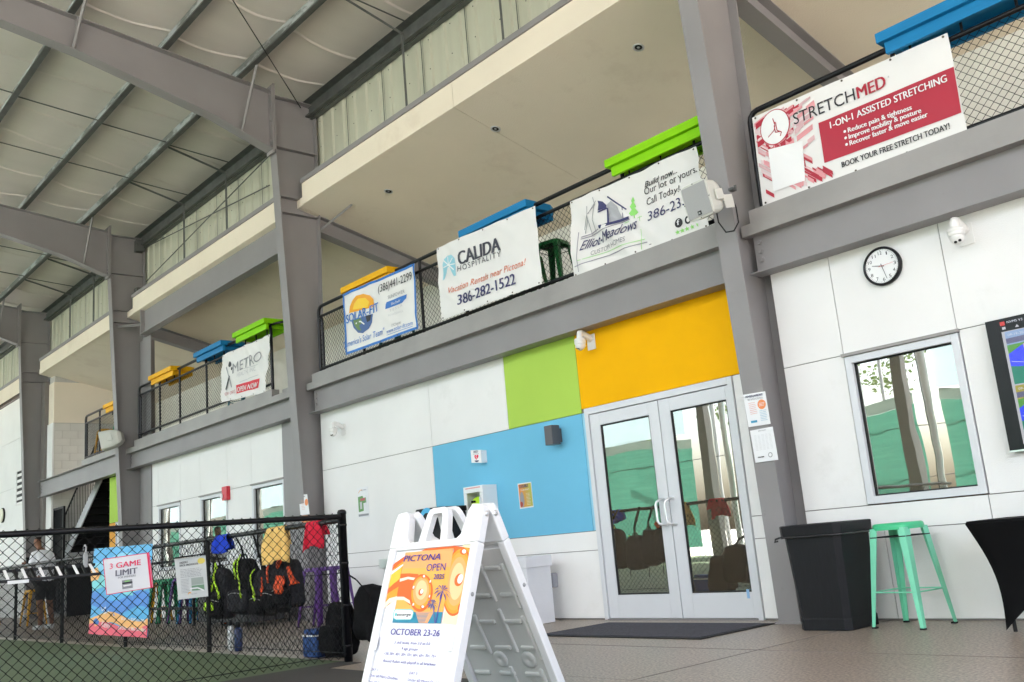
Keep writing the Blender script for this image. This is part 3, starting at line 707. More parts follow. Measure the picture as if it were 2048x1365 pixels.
# ================================================================== BANNERS
NAVY = ink('navy', (.035, .035, .13)); BLK = ink('black', (.015, .015, .02)); DRED = ink('crimson', (.42, .012, .035)); WHT = ink('white', (.82, .82, .82))
GRY = ink('grey', (.30, .30, .32)); LGR = ink('light_grey', (.55, .55, .56)); PINKR = ink('pale_red', (.70, .30, .32)); ORT = ink('burnt_orange', (.72, .20, .10)); LGREEN = ink('leaf_green', (.28, .68, .16))
CYAN = ink('pale_cyan', (.30, .60, .70)); DGR = ink('charcoal', (.05, .05, .07)); MBLU = ink('royal_blue', (.03, .16, .52))
def ripple(seed, amp=.010, diag=.014, fx=2.1):
    def f(a, b):
        return amp*noise.noise(Vector((a*fx+seed*7.1, b*1.2, seed))) + diag*noise.noise(Vector(((a+b)*5, (a-b)*.8+seed, seed*3.3)))*1.2
    return f
def banner(corners, y, label, seed, amp=.014, diag=.016, back=None, m=CLOTHW, sag=0.0):
    """corners: photo pixels tl,tr,br,bl on the plane y"""
    o = P(*corners[3], 'y', y); base = ripple(seed, amp, diag)
    s = Sheet(o, (0, -1, 0), base)
    c = [P(*p, 'y', y) for p in corners]
    r = empty('banner', ((c[0]+c[1])/2), label, 'banner', 'advertising banners')
    mb = MB(); s.grid(corners, m, 40, 20, lift=0.0, into=mb); ob = mb.build('cloth')
    world_part(ob, r)
    s.corn = c
    # grommets with ties
    g = MB()
    for i in range(5):
        for e0, e1, dz in ((0, 1, -.02), (3, 2, .02)):
            p = c[e0].lerp(c[e1], .02+.96*i/4); p = s.put(p+Vector((0, 0, dz)), .002)
            g.lathe(p, [(.010, 0), (.010, .003), (.004, .003)], BLKM, 8, 'y', False)
    world_part(stuff(g.build('grommets')), r)
    return s, r
BLKM = mat('tarnished_grommet', (.12, .10, .08), .5, metal=.5)

# -- hospitality banner
s, r = banner([(873, 497), (1070, 412), (1083, 568), (883, 641)], -.222, 'white banner with a palm logo and vacation rentals phone number', 3)
s.text('CALIDA', (919, 531), (1002, 501), 27, DGR, bold=.035); s.text('HOSPITALITY', (917, 544), (1003, 513), 11, DGR, spacing=1.25)
s.text('Vacation Rentals near Pictona!', (899, 588), (1053, 530), 12.5, ORT, shear=.25); s.text('386-282-1522', (918, 611), (1032, 568), 21, NAVY, bold=.02)
s.poly([(886, 562), (886, 530), (889, 519), (895, 512), (903, 510), (910, 517), (912, 532), (914, 552), (909, 553), (905, 545), (900, 533), (896, 536), (892, 548), (889, 558)], CYAN)
for a, b in (((899, 531), (889, 522)), ((899, 531), (896, 514)), ((899, 531), (906, 516)), ((899, 531), (911, 528)), ((899, 531), (888, 536)), ((899, 531), (910, 540))): s.line([a, b], .014, WHT, .005)
s.finish(r)
# -- custom homes banner
s, r = banner([(1139, 404), (1393, 293), (1422, 455), (1149, 556)], -.150, 'creased white banner for custom homes with a house and pine tree sketch', 5, amp=.016, diag=.040)
s.text('Elliot-Meadows', (1163, 503), (1277, 455), 19, NAVY, shear=.6, bold=.005); s.text('CUSTOM HOMES', (1184, 512), (1255, 483), 9.5, GRY)
s.text('Build now...', (1290, 376), (1358, 347), 12, BLK, shear=.3, bold=.01); s.text('Our lot or yours.', (1289, 391), (1399, 345), 14, BLK); s.text('Call Today!', (1293, 411), (1360, 384), 14, BLK, shear=.15)
s.text('386-233', (1296, 443), (1377, 408), 19, NAVY, shear=.1)
s.poly([(1196, 422), (1197, 409), (1196, 402), (1207, 404), (1215, 411), (1214, 416)], NAVY); s.poly([(1214, 412), (1224, 403), (1237, 413), (1247, 437), (1221, 448)], ink('house_grey', (.42, .42, .45)))
for pts, w in (([(1216, 394), (1255, 420)], .014), ([(1197, 425), (1216, 417)], .018), ([(1217, 417), (1221, 448)], .022), ([(1202, 456), (1260, 436)], .03), ([(1201, 455), (1221, 449)], .03), ([(1246, 413), (1248, 437)], .01)): s.line(pts, w, NAVY)
for pts in ([(1186, 395), (1189, 410), (1176, 430), (1166, 460)], [(1174, 413), (1176, 435), (1181, 469)], [(1187, 410), (1188, 440), (1192, 465)], [(1192, 402), (1180, 425), (1168, 467)]): s.line(pts, .009, GRY)
for a, b in (((1162, 475), (1199, 459)), ((1162, 479), (1262, 439)), ((1157, 465), (1160, 545)), ((1152, 535), (1292, 484))): s.line([a, b], .010, ink('mauve_grey', (.30, .28, .34)))
for a, b in (((1160, 523), (1288, 478)), ((1250, 447), (1284, 433)), ((1279, 433), (1285, 500))): s.line([a, b], .006, LGREEN)
s.poly([(1264, 393), (1268, 402), (1266, 404), (1272, 414), (1269, 416), (1277, 425), (1273, 430), (1264, 433), (1260, 428), (1264, 420), (1260, 414), (1263, 406), (1261, 402)], LGREEN)
s.line([(1269, 428), (1271, 437)], .012, LGREEN)
s.disc((1356, 446), .047, BLK); s.text('f', (1353.5, 451), (1359, 449), 11, WHT, bold=.02, lift=.006)
s.disc((1375, 440), .04, BLK); s.disc((1376, 440), .022, CLOTHW, .005)
for k, cx in enumerate((1355, 1364, 1373, 1384, 1394)):
    cy = 465-k*3.6; pts = []
    for j in range(10 if k < 4 else 6):
        rr_ = 5.4 if j % 2 == 0 else 2.3; an = -PI/2 + j*PI/5 - .3; pts.append((cx+rr_*math.cos(an)*1.0, cy+rr_*math.sin(an)))
    s.poly(pts[::-1] if False else pts, LGREEN, .004)
s.finish(r)
# -- solar banner
s, r = banner([(685, 589), (829, 527), (836, 658), (692, 711)], -.222, 'white banner edged in blue with a sun over a globe', 8, amp=.012)
BLU = ink('border_blue', (.02, .17, .55))
for q in ([(685, 589), (829, 527), (829.3, 532), (685.3, 594)], [(691.5, 706), (835.5, 653), (836, 658), (692, 711)]): s.grid(q, BLU, 20, 1)
for q in ([(685, 592), (688, 590.8), (695, 706), (691.8, 707)], [(826, 531), (829.2, 530), (836, 655), (832.8, 656.5)]): s.grid(q, BLU, 1, 12)
SUNO = ink('sun_orange', (.85, .36, .01)); SUNY = ink('sun_yellow', (.90, .58, .03))
s.poly([(699, 627), (700, 613), (705, 602), (714, 592), (726, 588), (739, 591), (747, 599), (748, 611), (748, 614)], SUNO)
s.poly([(706, 620), (709, 608), (718, 598), (730, 596), (738, 604), (736, 615)], SUNY, .004)
s.text('SOLAR-FIT', (693, 648), (758, 622), 17, BLU, bold=.02)
EB = ink('earth_blue', (.06, .12, .30)); EG = ink('earth_green', (.12, .22, .07)); 
s.poly([(703, 641), (746, 628), (745, 645), (738, 658), (727, 667), (716, 666), (707, 656)], EB); s.poly([(708, 641), (722, 637), (726, 645), (720, 652), (724, 662), (716, 660), (709, 650)], EG, .004); s.poly([(732, 633), (743, 630), (742, 641), (735, 645)], BLK, .004); s.line([(713, 648), (722, 643), (730, 649)], .02, WHT, .005)
s.text('(386)441-2299', (758, 586), (824, 559), 16, BLK); s.text('SUNPOWER', (777, 599), (810, 586), 7, GRY)
s.poly([(772, 610), (774, 605), (814, 589), (813, 597), (806, 606), (772, 619)], MBLU); s.text('Elite Dealer', (784, 611), (803, 603), 5, WHT, lift=.006)
s.text('TESLA', (780, 625), (806, 613), 5, LGR, spacing=1.5); s.text('POWERWALL', (779, 634), (807, 624), 4.5, LGR, spacing=1.2); s.text('CVC56690', (785, 654), (802, 648), 5, GRY)
s.text('www.solar-fit.com', (774, 668), (826, 650), 8.5, BLU, shear=.1); s.text('"America\'s Solar Team"', (688, 697), (770, 668), 12, BLU, shear=.15)
s.line([(774, 671), (826, 653)], .006, BLU)
s.finish(r)
# -- stretching banner
s, r = banner([(1504, 236), (1895, 66), (1936, 268), (1526, 413)], -.150, 'red and white banner for assisted stretching with a round emblem', 11, amp=.006, diag=.005)
s.grid([(1638, 247), (1908, 134), (1924, 226), (1650, 327)], DRED, 20, 8)
R_ = random.Random(4)
def inb(x, y): return y > 236+(x-1504)*(-.435)+4 and y < 411+(x-1526)*(-.354)-4 and x > 1505+(y-236)*.125+2
cols = [DRED, DRED, PINKR, ink('rose', (.66, .42, .44)), PINKR, ink('pale_rose', (.74, .58, .59))]
for k in range(420):       # slanted bars fanning out from the left edge
    if R_.random() < .45: x = R_.uniform(1507, 1625); y0 = R_.uniform(200, 300); sl = -.75
    else: x = R_.uniform(1507, 1670); y0 = 300+(x-1507)*.36+R_.gauss(8, 26); sl = .52
    L_ = R_.uniform(10, 40); w_ = R_.uniform(4, 11); xx, yy = x+L_, y0+sl*L_
    q4 = [(x, y0), (x+1, y0+w_), (xx, yy+w_), (xx-1, yy)]
    if not all(inb(*p) for p in q4) or (xx > 1632 and min(y0, yy) < 331): continue
    if sl < 0 and xx > 1590 and y0 > 215 and R_.random() < .7: continue
    s.poly(q4, cols[R_.randrange(6)] if xx < 1600 or sl > 0 else cols[R_.randrange(3, 6)], .002+.00008*(k % 30))
s.disc((1551, 255), .155, DRED, .0045, 32, .165); s.disc((1551, 255), .146, WHT, .0055, 32, .156)
for pts in ([(1547, 238), (1552, 252), (1550, 262), (1538, 276)], [(1553, 246), (1556, 262), (1565, 265), (1563, 273)], [(1550, 252), (1553, 266), (1562, 264)]): s.line(pts, .008, DRED, .007)
s.disc((1551, 247), .009, DRED, .007)
s.text('STRETCH', (1590, 251), (1712, 200), 24, BLK); s.text('MED', (1717, 198.5), (1773, 174), 25, DRED, bold=.022)
s.text('R', (1777, 157), (1780, 155.5), 4, GRY)
s.text('1-ON-1 ASSISTED STRETCHING', (1663, 258), (1896, 164), 14, WHT, bold=.02, lift=.006)
for i, (t, a, b) in enumerate((('Reduce pain & tightness', (1698, 266), (1825, 220)), ('Improve mobility & posture', (1700, 279), (1844, 226)), ('Recover faster & move easier', (1702, 292), (1857, 234)))):
    s.text(t, a, b, 10, WHT, bold=.03, lift=.006); s.disc((a[0]-7, a[1]-2), .012, WHT, .006)
s.text('BOOK YOUR FREE STRETCH TODAY!', (1686, 336), (1901, 258), 11.5, BLK, bold=.02)
s.poly([(1538, 300), (1607, 283), (1612, 362), (1549, 384)], WHT, .006)
s.finish(r)
# -- metro banner
s, r = banner([(444, 712), (541, 669), (532, 785), (441, 806)], -.150, 'small wrinkled white banner with a walking figure and a red open label', 14, amp=.03, diag=.03)
s.text('METRO', (467, 748), (522, 721), 20, GRY, shear=.05); s.text('HEALTH, INC.', (475, 755), (511, 741), 8, LGR); s.line([(474, 742), (517, 729)], .01, LGR); s.line([(481, 765), (515, 750)], .012, LGR)
s.disc((461, 729), .055, BLK, ry=.05); s.line([(455, 735), (459, 750), (464, 775)], .045, GRY); s.line([(465, 735), (460, 755), (454, 780)], .045, BLK)
s.text('NEW OFFICE', (451, 793), (473, 786), 6.5, ink('dull_red', (.45, .06, .07)))
s.grid([(475, 771), (518, 757), (517, 776), (475, 788)], ink('label_red', (.70, .02, .04)), 10, 3); s.text('OPEN NOW', (478, 785), (516, 774), 10, WHT, shear=.2, bold=.02, lift=.008)
s.finish(r)

# ================================================================== WALL EQUIPMENT
def dome_camera(p, label, facing=1):
    """p: wall point at the plate centre"""
    x, y, z = p; r = empty('security_camera', (x, 0, z), label, 'security camera', 'white dome cameras on the wall')
    w = lambda o: world_part(o, r)
    w(MB().box(x-.058, x+.058, -.012, -.0005, z-.085, z+.085, CAMW).build('mounting_plate', bev=.004))
    w(MB().tube([(x, -.012, z+.03), (x, -.08, z+.065), (x, -.15, z+.09), (x, -.172, z+.085), (x, -.18, z+.065), (x, -.18, z+.03)], [.036, .034, .032, .032, .032, .033], CAMW, n=12).build('bracket_arm'))
    w(MB().lathe((x, -.18, z+.03), [(.033, 0), (.055, -.006), (.062, -.02), (.062, -.035), (.058, -.037), (.062, -.04), (.062, -.062), (.05, -.075)], CAMW, 24).build('camera_base'))
    d = Vector((.35*facing, -.55, -.75)).normalized(); c = Vector((x, -.18, z-.05))
    e1 = d.orthogonal().normalized(); e2 = d.cross(e1)
    w(MB().lathe(c, [(.052, -.03), (.054, 0), (.047, .028), (.036, .045), (.0, .046)], CAMW, 20, (e1, e2, d)).build('camera_eyeball'))
    sx = Vector((1, 0, 0)); sx = (sx - d*sx.dot(d)).normalized()
    for k in (-1, 1):
        w(MB().lathe(c+sx*.016*k, [(.012, .044), (.012, .049), (.0, .049)], BLACKP, 10, (e1, e2, d)).build('lens'))
    return r
dome_camera((-6.88, 0, 2.905), 'white dome camera on the orange panel', -1)
dome_camera((-12.02, 0, 2.70), 'white dome camera on the white wall beside the second column', .3)
pc = P(1921+11, 470, 'y', 0); dome_camera((pc.x, 0, pc.z), 'white dome camera right of the wall clock, below the deck beam', .7)
# wall lamp
r = empty('wall_lamp', (-7.45, -.06, 1.96), 'dark grey box lamp on the blue panel', 'lamp')
bx('lamp_housing', r, -7.575, -7.455, -.17, -.05, 1.872, 2.085, mat('dark_grey_lamp', (.085, .078, .085), .4), .003); bx('back_plate', r, -7.555, -7.475, -.05, -.0005, 1.90, 2.05, mat('dark_grey_lamp', (.085, .078, .085)), .002)
# AED flag sign
r = empty('aed_sign', (-8.85, -.05, 1.9), 'white projecting AED sign with a red heart', 'sign')
s = Sheet((-8.865, -.1, 1.9), (.55, -1, 0)); c = [(941, 901), (962, 900), (964.5, 926), (943, 926)]
mb = MB(); q = [s.px(*p) for p in c]; mb.prism([v for v in q[::-1]], -s.n*.004, PLAST); world_part(mb.build('sign_plate'), r)
mb = MB(); mb.prism([s.px(962.3, 900)-s.n*.001, s.px(965.5, 901)-s.n*.02, s.px(968, 926)-s.n*.02, s.px(964.7, 926)-s.n*.001], (0, .0, .0) if False else -s.n*.004, PLAST); world_part(mb.build('mounting_flange'), r)
world_part(MB().box(-8.80, -8.795, -.09, -.0005, 1.83, 1.98, PLAST).build('arm'), r)
s.text('AED', (947, 906.5), (956, 905.5), 4.5, NAVY, bold=.02); s.line([(946, 909), (958, 908)], .003, NAVY)
s.poly([(952.5, 911), (955, 909.8), (957, 911), (956.5, 915), (953, 920.5), (949.5, 916), (948.8, 912), (950.5, 910.3)], ink('heart_red', (.75, .01, .06))); s.line([(953.5, 911), (951.8, 915), (954, 915), (952.5, 919)], .004, WHT, .005); s.poly([(949.5, 921.5), (957.5, 921), (957.5, 923), (954, 925), (950, 923.5)], NAVY)
s.finish(r)
# AED cabinet
r = empty('aed_cabinet', (-8.75, -.1, 1.38), 'white wall cabinet with a window showing a black and lime defibrillator bag', 'cabinet')
x0, x1, y0, z0, z1 = -9.02, -8.66, -.20, 1.12, 1.555
for a in ((x0, x1, y0, -.001, z1-.012, z1), (x0, x1, y0, -.001, z0, z0+.012), (x0, x0+.012, y0, -.001, z0+.0125, z1-.0125), (x1-.012, x1, y0, -.001, z0+.0125, z1-.0125), (x0+.0125, x1-.0125, -.02, -.001, z0+.0125, z1-.0125)): bx('cabinet_wall', r, *a, PLAST)
d0 = .055
for a in ((x0, x1, z1-d0-.02, z1), (x0, x1, z0, z0+d0), (x0, x0+d0, z0+d0+.0005, z1-d0-.0205), (x1-d0, x1, z0+d0+.0005, z1-d0-.0205)): bx('door_frame', r, a[0], a[1], y0-.022, y0-.001, a[2], a[3], PLAST, .002)
world_part(MB().box(x0+.04, x1-.04, y0-.0235, y0-.0225, z1-.028, z1-.014, ink('faded_red', (.75, .35, .33))).build('print'), r)
bx('handle', r, x1-.05, x1-.035, y0-.04, y0-.0225, 1.33, 1.42, CHROME)
b_ = empty('defibrillator_bag', (-8.84, -.1, 1.14), 'black and lime defibrillator bag inside the wall cabinet', 'bag')
mb = MB(); mb.lathe((-8.84, -.11, 1.135), [(.10, 0), (.115, .05), (.115, .20)], BAGB, 18); world_part(mb.build('bag_body'), b_)
mb = MB(); mb.lathe((-8.84, -.11, 1.335), [(.1155, 0), (.112, .03), (.09, .07), (.05, .095), (.0, .10)], LIME, 18); world_part(mb.build('bag_top'), b_)
bx('strap', b_, -8.87, -8.80, -.235, -.222, 1.36, 1.385, BAGB); bx('lettering_strip', b_, -8.90, -8.80, -.2285, -.2265, 1.26, 1.272, WHT)
# wall posters
def poster(y, c, label, cat='poster', m=PAPER, group=None):
    s = Sheet(P(*c[3], 'y', y), (0, -1, 0)); q = [s.px(*p) for p in c]
    r = empty('poster', (q[0]+q[1])/2, label, cat, group)
    world_part(MB().prism([v-s.n*.0 for v in q[::-1]], s.n*-.003, m).build('sheet'), r); return s, r
s, r = poster(-.006, [(714, 976.5), (735, 973), (738.5, 1033), (717, 1036)], 'white site map sheet on the white wall by the fence post')
G2 = ink('map_green', (.13, .30, .10))
s.poly([(716, 995), (725, 992), (727, 996), (732, 995), (733, 1005), (727, 1007), (728, 1022), (718, 1025)], G2, .002); s.poly([(721, 998), (730, 996), (730, 1001), (721, 1003)], ink('map_red', (.5, .1, .12)), .003); s.poly([(720, 1005), (724, 1004), (725, 1018), (721, 1019)], LGR, .003)
s.poly([(717.5, 1029.5), (737.5, 1027), (737.8, 1031), (718, 1034)], GRY, .002); s.text('PICTONA', (723, 983), (733, 981), 3, NAVY, shear=.3); s.line([(717, 987), (720, 982), (723, 980), (725, 982)], .008, SUNO); s.rows([(730, 991), (734, 990), (736, 1024), (732, 1025)], 14, LGR, .003, 3)
s.finish(r)
s, r = poster(-.006, [(1035, 968), (1062, 964), (1067, 1014.5), (1040, 1018.5)], 'orange to green drinks poster on the blue panel')
for k in range(8):
    t0, t1 = k/8, (k+1)/8; col = ink('grad%d' % k, (.75-.40*(1-t0)*0-.5*t0*.7, .25+.22*t0, .05+.03*t0))
    a = 1036.5; L = lambda t, top: (1036.5+25*t+(4.7 if not top else 0), (970 if top else 1016)-4*t)
    s.poly([L(t0, True), L(t0, False), L(t1, False), L(t1, True)], col, .0015)
s.text('DOUBLE', (1040, 977), (1057, 974), 6, NAVY, bold=.03); s.text('YOUR IMPACT', (1042, 983), (1059, 980), 3.2, WHT); s.disc((1045, 1000), .035, ink('can_grey', (.3, .3, .33)), .004, 14, .09); s.disc((1044, 1009), .025, ink('can_red', (.4, .05, .03)), .005, 12, .03); s.rows([(1052, 986), (1060, 985), (1063, 1010), (1055, 1011)], 9, WHT, .003, 5, .004)
s.finish(r)
yf = -.375
s, r = poster(-.338, [(1486, 790), (1530, 783), (1541, 848), (1497, 855)], 'member jamboree flyer with an orange disc, upper of two on the column', group='flyers taped to the columns')
OR1 = ink('flyer_orange', (.82, .27, .09)); RD = ink('flyer_red', (.70, .28, .22))
s.text('MEMBER JAMBOREE', (1492, 797), (1526, 791), 4.2, NAVY, bold=.02); s.rows([(1495, 799), (1526, 793.5), (1526.5, 797.5), (1496, 802.5)], 2, GRY, .004, 2); s.disc((1523.5, 809), .042, OR1, .002); s.rows([(1518, 806), (1529, 804), (1530, 812), (1519, 814)], 3, WHT, .004, 9, .004)
s.rows([(1497, 806), (1511, 803), (1516, 828), (1502, 831)], 7, RD, .004, 6); s.rows([(1519, 821), (1533, 818), (1536, 841), (1523, 843)], 7, ink('flyer_blue', (.25, .45, .6)), .004, 7); s.poly([(1502, 842.5), (1514.5, 840.5), (1515, 845), (1502.7, 847)], ink('logo_blue', (.05, .3, .5)), .002)
s.finish(r)
s, r = poster(-.33, [(1500, 862), (1545, 853.5), (1556.5, 920), (1511, 926)], 'white schedule sheet in a plastic sleeve, lower of two on the column', group='flyers taped to the columns')
s.text('afternoon', (1517, 864), (1532, 861.5), 3.5, GRY, shear=.4)
for k in range(5): s.rows([(1508+k*7.3, 871-k*1.2), (1513+k*7.3, 870.2-k*1.2), (1518+k*7.3, 902-k*1.2), (1513+k*7.3, 903-k*1.2)], 13, LGR, .0025, 20+k)
s.disc((1541, 910), .022, GRY, .002, 14); s.disc((1541, 910), .015, PAPER, .003, 14); s.rows([(1516, 914), (1530, 912), (1530.5, 915), (1516.5, 917)], 1, BLK, .01, 3); s.finish(r)
s, r = poster(-.325, [(597, 990), (614, 989), (619, 1029), (601, 1031)], 'small jamboree flyer on the second column above the fence', group='flyers taped to the columns')
s.disc((613, 1005), .05, OR1, .002); s.rows([(600, 993), (611, 992), (611, 995), (600, 996)], 1, NAVY, .01, 4); s.rows([(602, 1000), (608, 999), (611, 1020), (604, 1021)], 7, RD, .005, 6); s.finish(r)
s, r = poster(-.32, [(602, 1032), (619.5, 1031), (621, 1045), (604, 1046)], 'orange edged sheet low on the second column behind the fence rail', m=OR1, group='flyers taped to the columns'); s.finish(r)
# clock
def clock(c, R, label, hands=True):
    r = empty('wall_clock', c, label, 'clock', None); x, y, z = c
    w = lambda o: world_part(o, r)
    w(MB().lathe((x, 0, z), [(R-.002, .0005), (R, .012), (R, .035), (R-.008, .045), (R-.018, .045), (R-.022, .026)], BLACKM, 40, 'y', cap=False).build('clock_rim'))
    w(MB().lathe((x, 0, z), [(R-.0215, .028), (R-.0215, .03)], WHT, 40, 'y', False).build('clock_face'))
    s = Sheet((x, -.031, z), (0, -1, 0)); tx = MB()
    for k in range(1, 13):
        a = PI/2-k*PI/6; g_, fs = glyphs(str(k), 0, .0); ww = .021 if k < 10 else .032; hh = .028; cx, cz = x+math.cos(a)*R*.68, z+math.sin(a)*R*.68
        tx.add([(cx+(u-.5)*ww*(.5 if k == 1 else 1), -.0312, cz+(v-.5)*hh) for u, v in g_], fs, BLK)
    for k in range(60):
        a = k*PI/30; t = MB(); c1, s1 = math.cos(a), math.sin(a); r0, r1 = R*.80, R*.84; wd = .0012 if k % 5 else .0025
        tx.add([(x+c1*r0-s1*wd, -.0312, z+s1*r0+c1*wd), (x+c1*r1-s1*wd, -.0312, z+s1*r1+c1*wd), (x+c1*r1+s1*wd, -.0312, z+s1*r1-c1*wd), (x+c1*r0+s1*wd, -.0312, z+s1*r0-c1*wd)], [(0, 1, 2, 3)], BLK)
    w(stuff(tx.build('numerals')))
    def hand(deg, l, wd, m, yy, back=.02):
        a = math.radians(90-deg); d = Vector((math.cos(a), 0, math.sin(a))); t = Vector((-math.sin(a), 0, math.cos(a)))
        o = Vector((x, yy, z)); w(MB().prism([o-d*back-t*wd, o+d*l-t*wd*.6, o+d*l+t*wd*.6, o-d*back+t*wd], (0, -.001, 0), m).build('clock_hand'))
    hand(284, R*.52, .0035, BLK, -.0345); hand(166, R*.72, .0028, BLK, -.036); hand(86, R*.62, .0012, ink('hand_red', (.7, .02, .02)), -.0375, .03)
    return r
pc = P(1767.5, 533.5, 'y', 0); clock((pc.x, 0, pc.z), .163, 'round black rimmed wall clock above the window')
r = empty('round_light', (-31.1, 0, 2.93), 'round pale disc light on the far wall', 'lamp')
world_part(MB().lathe((-31.1, 0, 2.93), [(.2, .001), (.2, .06), (.17, .08), (.0, .09)], mat('pale_yellow_lens', (.75, .74, .6), .4), 24, 'y').build('lens'), r); world_part(MB().lathe((-31.1, 0, 2.93), [(.215, .0005), (.215, .05)], BLACKM, 24, 'y').build('rim'), r)
# louvre
r = empty('louvre_vent', (-29.25, 0, 3.5), 'white louvre vent with dark slots on the far wall', 'vent')
for a in ((-29.72, -29.66, 3.1, 4.1), (-28.98, -28.92, 3.1, 4.1), (-29.659, -28.981, 3.1, 3.16), (-29.659, -28.981, 4.04, 4.1)): bx('vent_frame', r, a[0], a[1], -.03, -.0005, a[2], a[3], WHITE)
bx('vent_back', r, -29.659, -28.981, -.006, -.0005, 3.161, 4.039, BLACKP)
for k in range(5): 
    z = 3.25+k*.165; world_part(MB().prism([(-29.655, -.008, z), (-29.655, -.03, z-.03), (-29.655, -.03, z-.02), (-29.655, -.008, z+.06)], (.67, 0, 0), WHITE).build('vent_slat'), r)
# TV
r = empty('television', (-2.2, -.06, 1.7), 'black framed wall television showing security camera views of pickleball courts', 'television')
tx0, tx1, tz0, tz1 = -2.80, -1.05, 1.19, 2.165
bx('tv_body', r, tx0, tx1, -.075, -.012, tz0, tz1, BLACKM, .004); bx('tv_bracket', r, -2.2, -1.6, -.0115, -.0005, 1.5, 1.9, BLACKP); bx('bottom_trim', r, tx0, tx1, -.078, -.0755, tz0, tz0+.012, CHROME)
s = Sheet((-2.2, -.0765, 1.7), (0, -1, 0)); s.o = Vector((tx0, -.0765, tz1))
bz = .105
def tvq(u0, v0, u1, v1, m, l=.001, sk=0): s.pr.add([s.uv(u0, -v0, l), s.uv(u0+sk, -v1, l), s.uv(u1+sk, -v1, l), s.uv(u1, -v0, l)], [(0, 1, 2, 3)], m)
def tvp(pts, m, l=.002): s.pr.add([s.uv(u, -v, l) for u, v in pts], [tuple(range(len(pts)))], m)
def tvt(t, u, v, w, h, m): 
    g_, fs = glyphs(t); s.tx.add([s.uv(u+a*w, -v+b*h, .003) for a, b in g_], fs, m)
E_ = lambda n, c, k=.9: glow('screen_'+n, c, k*.115)
tvq(bz, .10, 1.7, .93, E_('grey', (.7, .7, .75)))
for col in range(2):
    for row in range(2):
        u0, v0 = bz+.02+col*.76, .105+row*.40; u1, v1 = u0+.74, v0+.39
        tvq(u0, v0, u1, v1, E_('green', (.02, .30, .20), 1), .0012)
        tvq(u0, v0, u1, v0+.10, E_('sky', (.35, .5, .8), 1), .0014) if row == 0 else tvq(u0, v0, u1, v0+.12, E_('trees', (.5, .42, .06), 1), .0014)
        tvp([(u0, v0+.05), (u1, v0+.03), (u1, v0+.07), (u0, v0+.09)], E_('roofs', (.16, .15, .30), 1), .0016); tvp([(u0, v0+.10), (u1, v0+.08), (u1, v0+.13), (u0, v0+.18)], E_('lime', (.12, .42, .06), 1), .0018)
        tvp([(u0, v0+.165), (u0+.10, v0+.115), (u1, v0+.10), (u1, v0+.34), (u0+.05, v0+.265), (u0, v0+.255)], E_('court', (.03, .05, .85), 1.5), .002); tvp([(u0+.01, v0+.22), (u0+.015, v0+.225), (u0+.3, v0+.28), (u0+.3, v0+.285)], E_('line', (.8, .85, .95), 1.1), .0025)
        tvp([(u0+.12, v0+.23), (u0+.40, v0+.14), (u0+.41, v0+.145), (u0+.13, v0+.24)], E_('line', (.8, .85, .95), 1.1), .0024); tvp([(u0+.2, v0), (u0+.215, v0), (u0+.225, v0+.12), (u0+.21, v0+.12)], E_('line', (.8, .85, .95), 1.1), .0026)
        tvp([(u0+.11, v0+.11), (u0+.13, v0+.10), (u0+.16, v0+.17), (u0+.15, v0+.19), (u0+.13, v0+.15), (u0+.125, v0+.19), (u0+.115, v0+.185)], E_('player', (.7, .5, .6), 1.1), .0028)
        tvt('09-19-2025', u0+.02, v0+.035, .14, .018, E_('line', (.8, .85, .95), 1.1))
tvt('NVMS V3', bz+.05, .045, .11, .018, E_('line', (.8, .85, .95), 1.1)); tvt('Security Control', bz+.17, .085, .24, .022, E_('line', (.8, .85, .95), 1.1)); tvq(bz, .025, bz+.035, .055, E_('red', (.8, .02, .02), 1), .002); tvq(bz+.01, .065, bz+.035, .085, E_('grey', (.7, .7, .75)), .002); tvp([(bz+.10, .085), (bz+.115, .065), (bz+.13, .085)], E_('grey', (.7, .7, .75)), .002)
s.finish(r, 'screen_picture', 'screen_lettering')
# fire alarm
r = empty('fire_alarm', (-16.0, 0, 2.12), 'red fire alarm strobe at the corner of the middle window', 'fire alarm'); bx('alarm_body', r, -16.07, -15.87, -.07, -.0005, 2.02, 2.26, mat('alarm_red', (.55, .012, .03), .35), .006); bx('alarm_lens', r, -16.10, -16.02, -.09, -.071, 2.06, 2.14, PLAST, .004)
# outlet with cover, gate latch boxes on wall
r = empty('wall_outlet', (-7.85, 0, .43), 'wall outlet with a clear bubble cover beside the white carton', 'outlet'); bx('cover_plate', r, -7.955, -7.86, -.012, -.0005, .37, .50, mat('ivory_plastic', (.62, .58, .42), .4), .002); bx('socket', r, -7.925, -7.912, -.015, -.0125, .42, .44, BLACKP)
world_part(MB().box(-7.855, -7.745, -.08, -.001, .345, .50, mat('clear_grey_cover', (.38, .38, .42), .15, spec=.8)).build('bubble_cover', bev=.015), r)
r = empty('wall_button', (-11.0, 0, .72), 'brushed steel push plate low on the white wall behind the sign', 'switch'); pa = P(760, 1118, 'y', -.03); pb = P(776, 1136, 'y', -.03); bx('plate', r, pa.x, pb.x+.05, -.05, -.0005, pb.z, pa.z, CHROME, .006)
pa = P(841, 1034, 'y', 0); pb = P(849, 1056, 'y', 0); r = tag(bx('junction_box', None, pa.x, pb.x, -.03, -.0005, pb.z, pa.z, GRILL, .003), 'small grey box on the wall behind the sign handle', 'box')
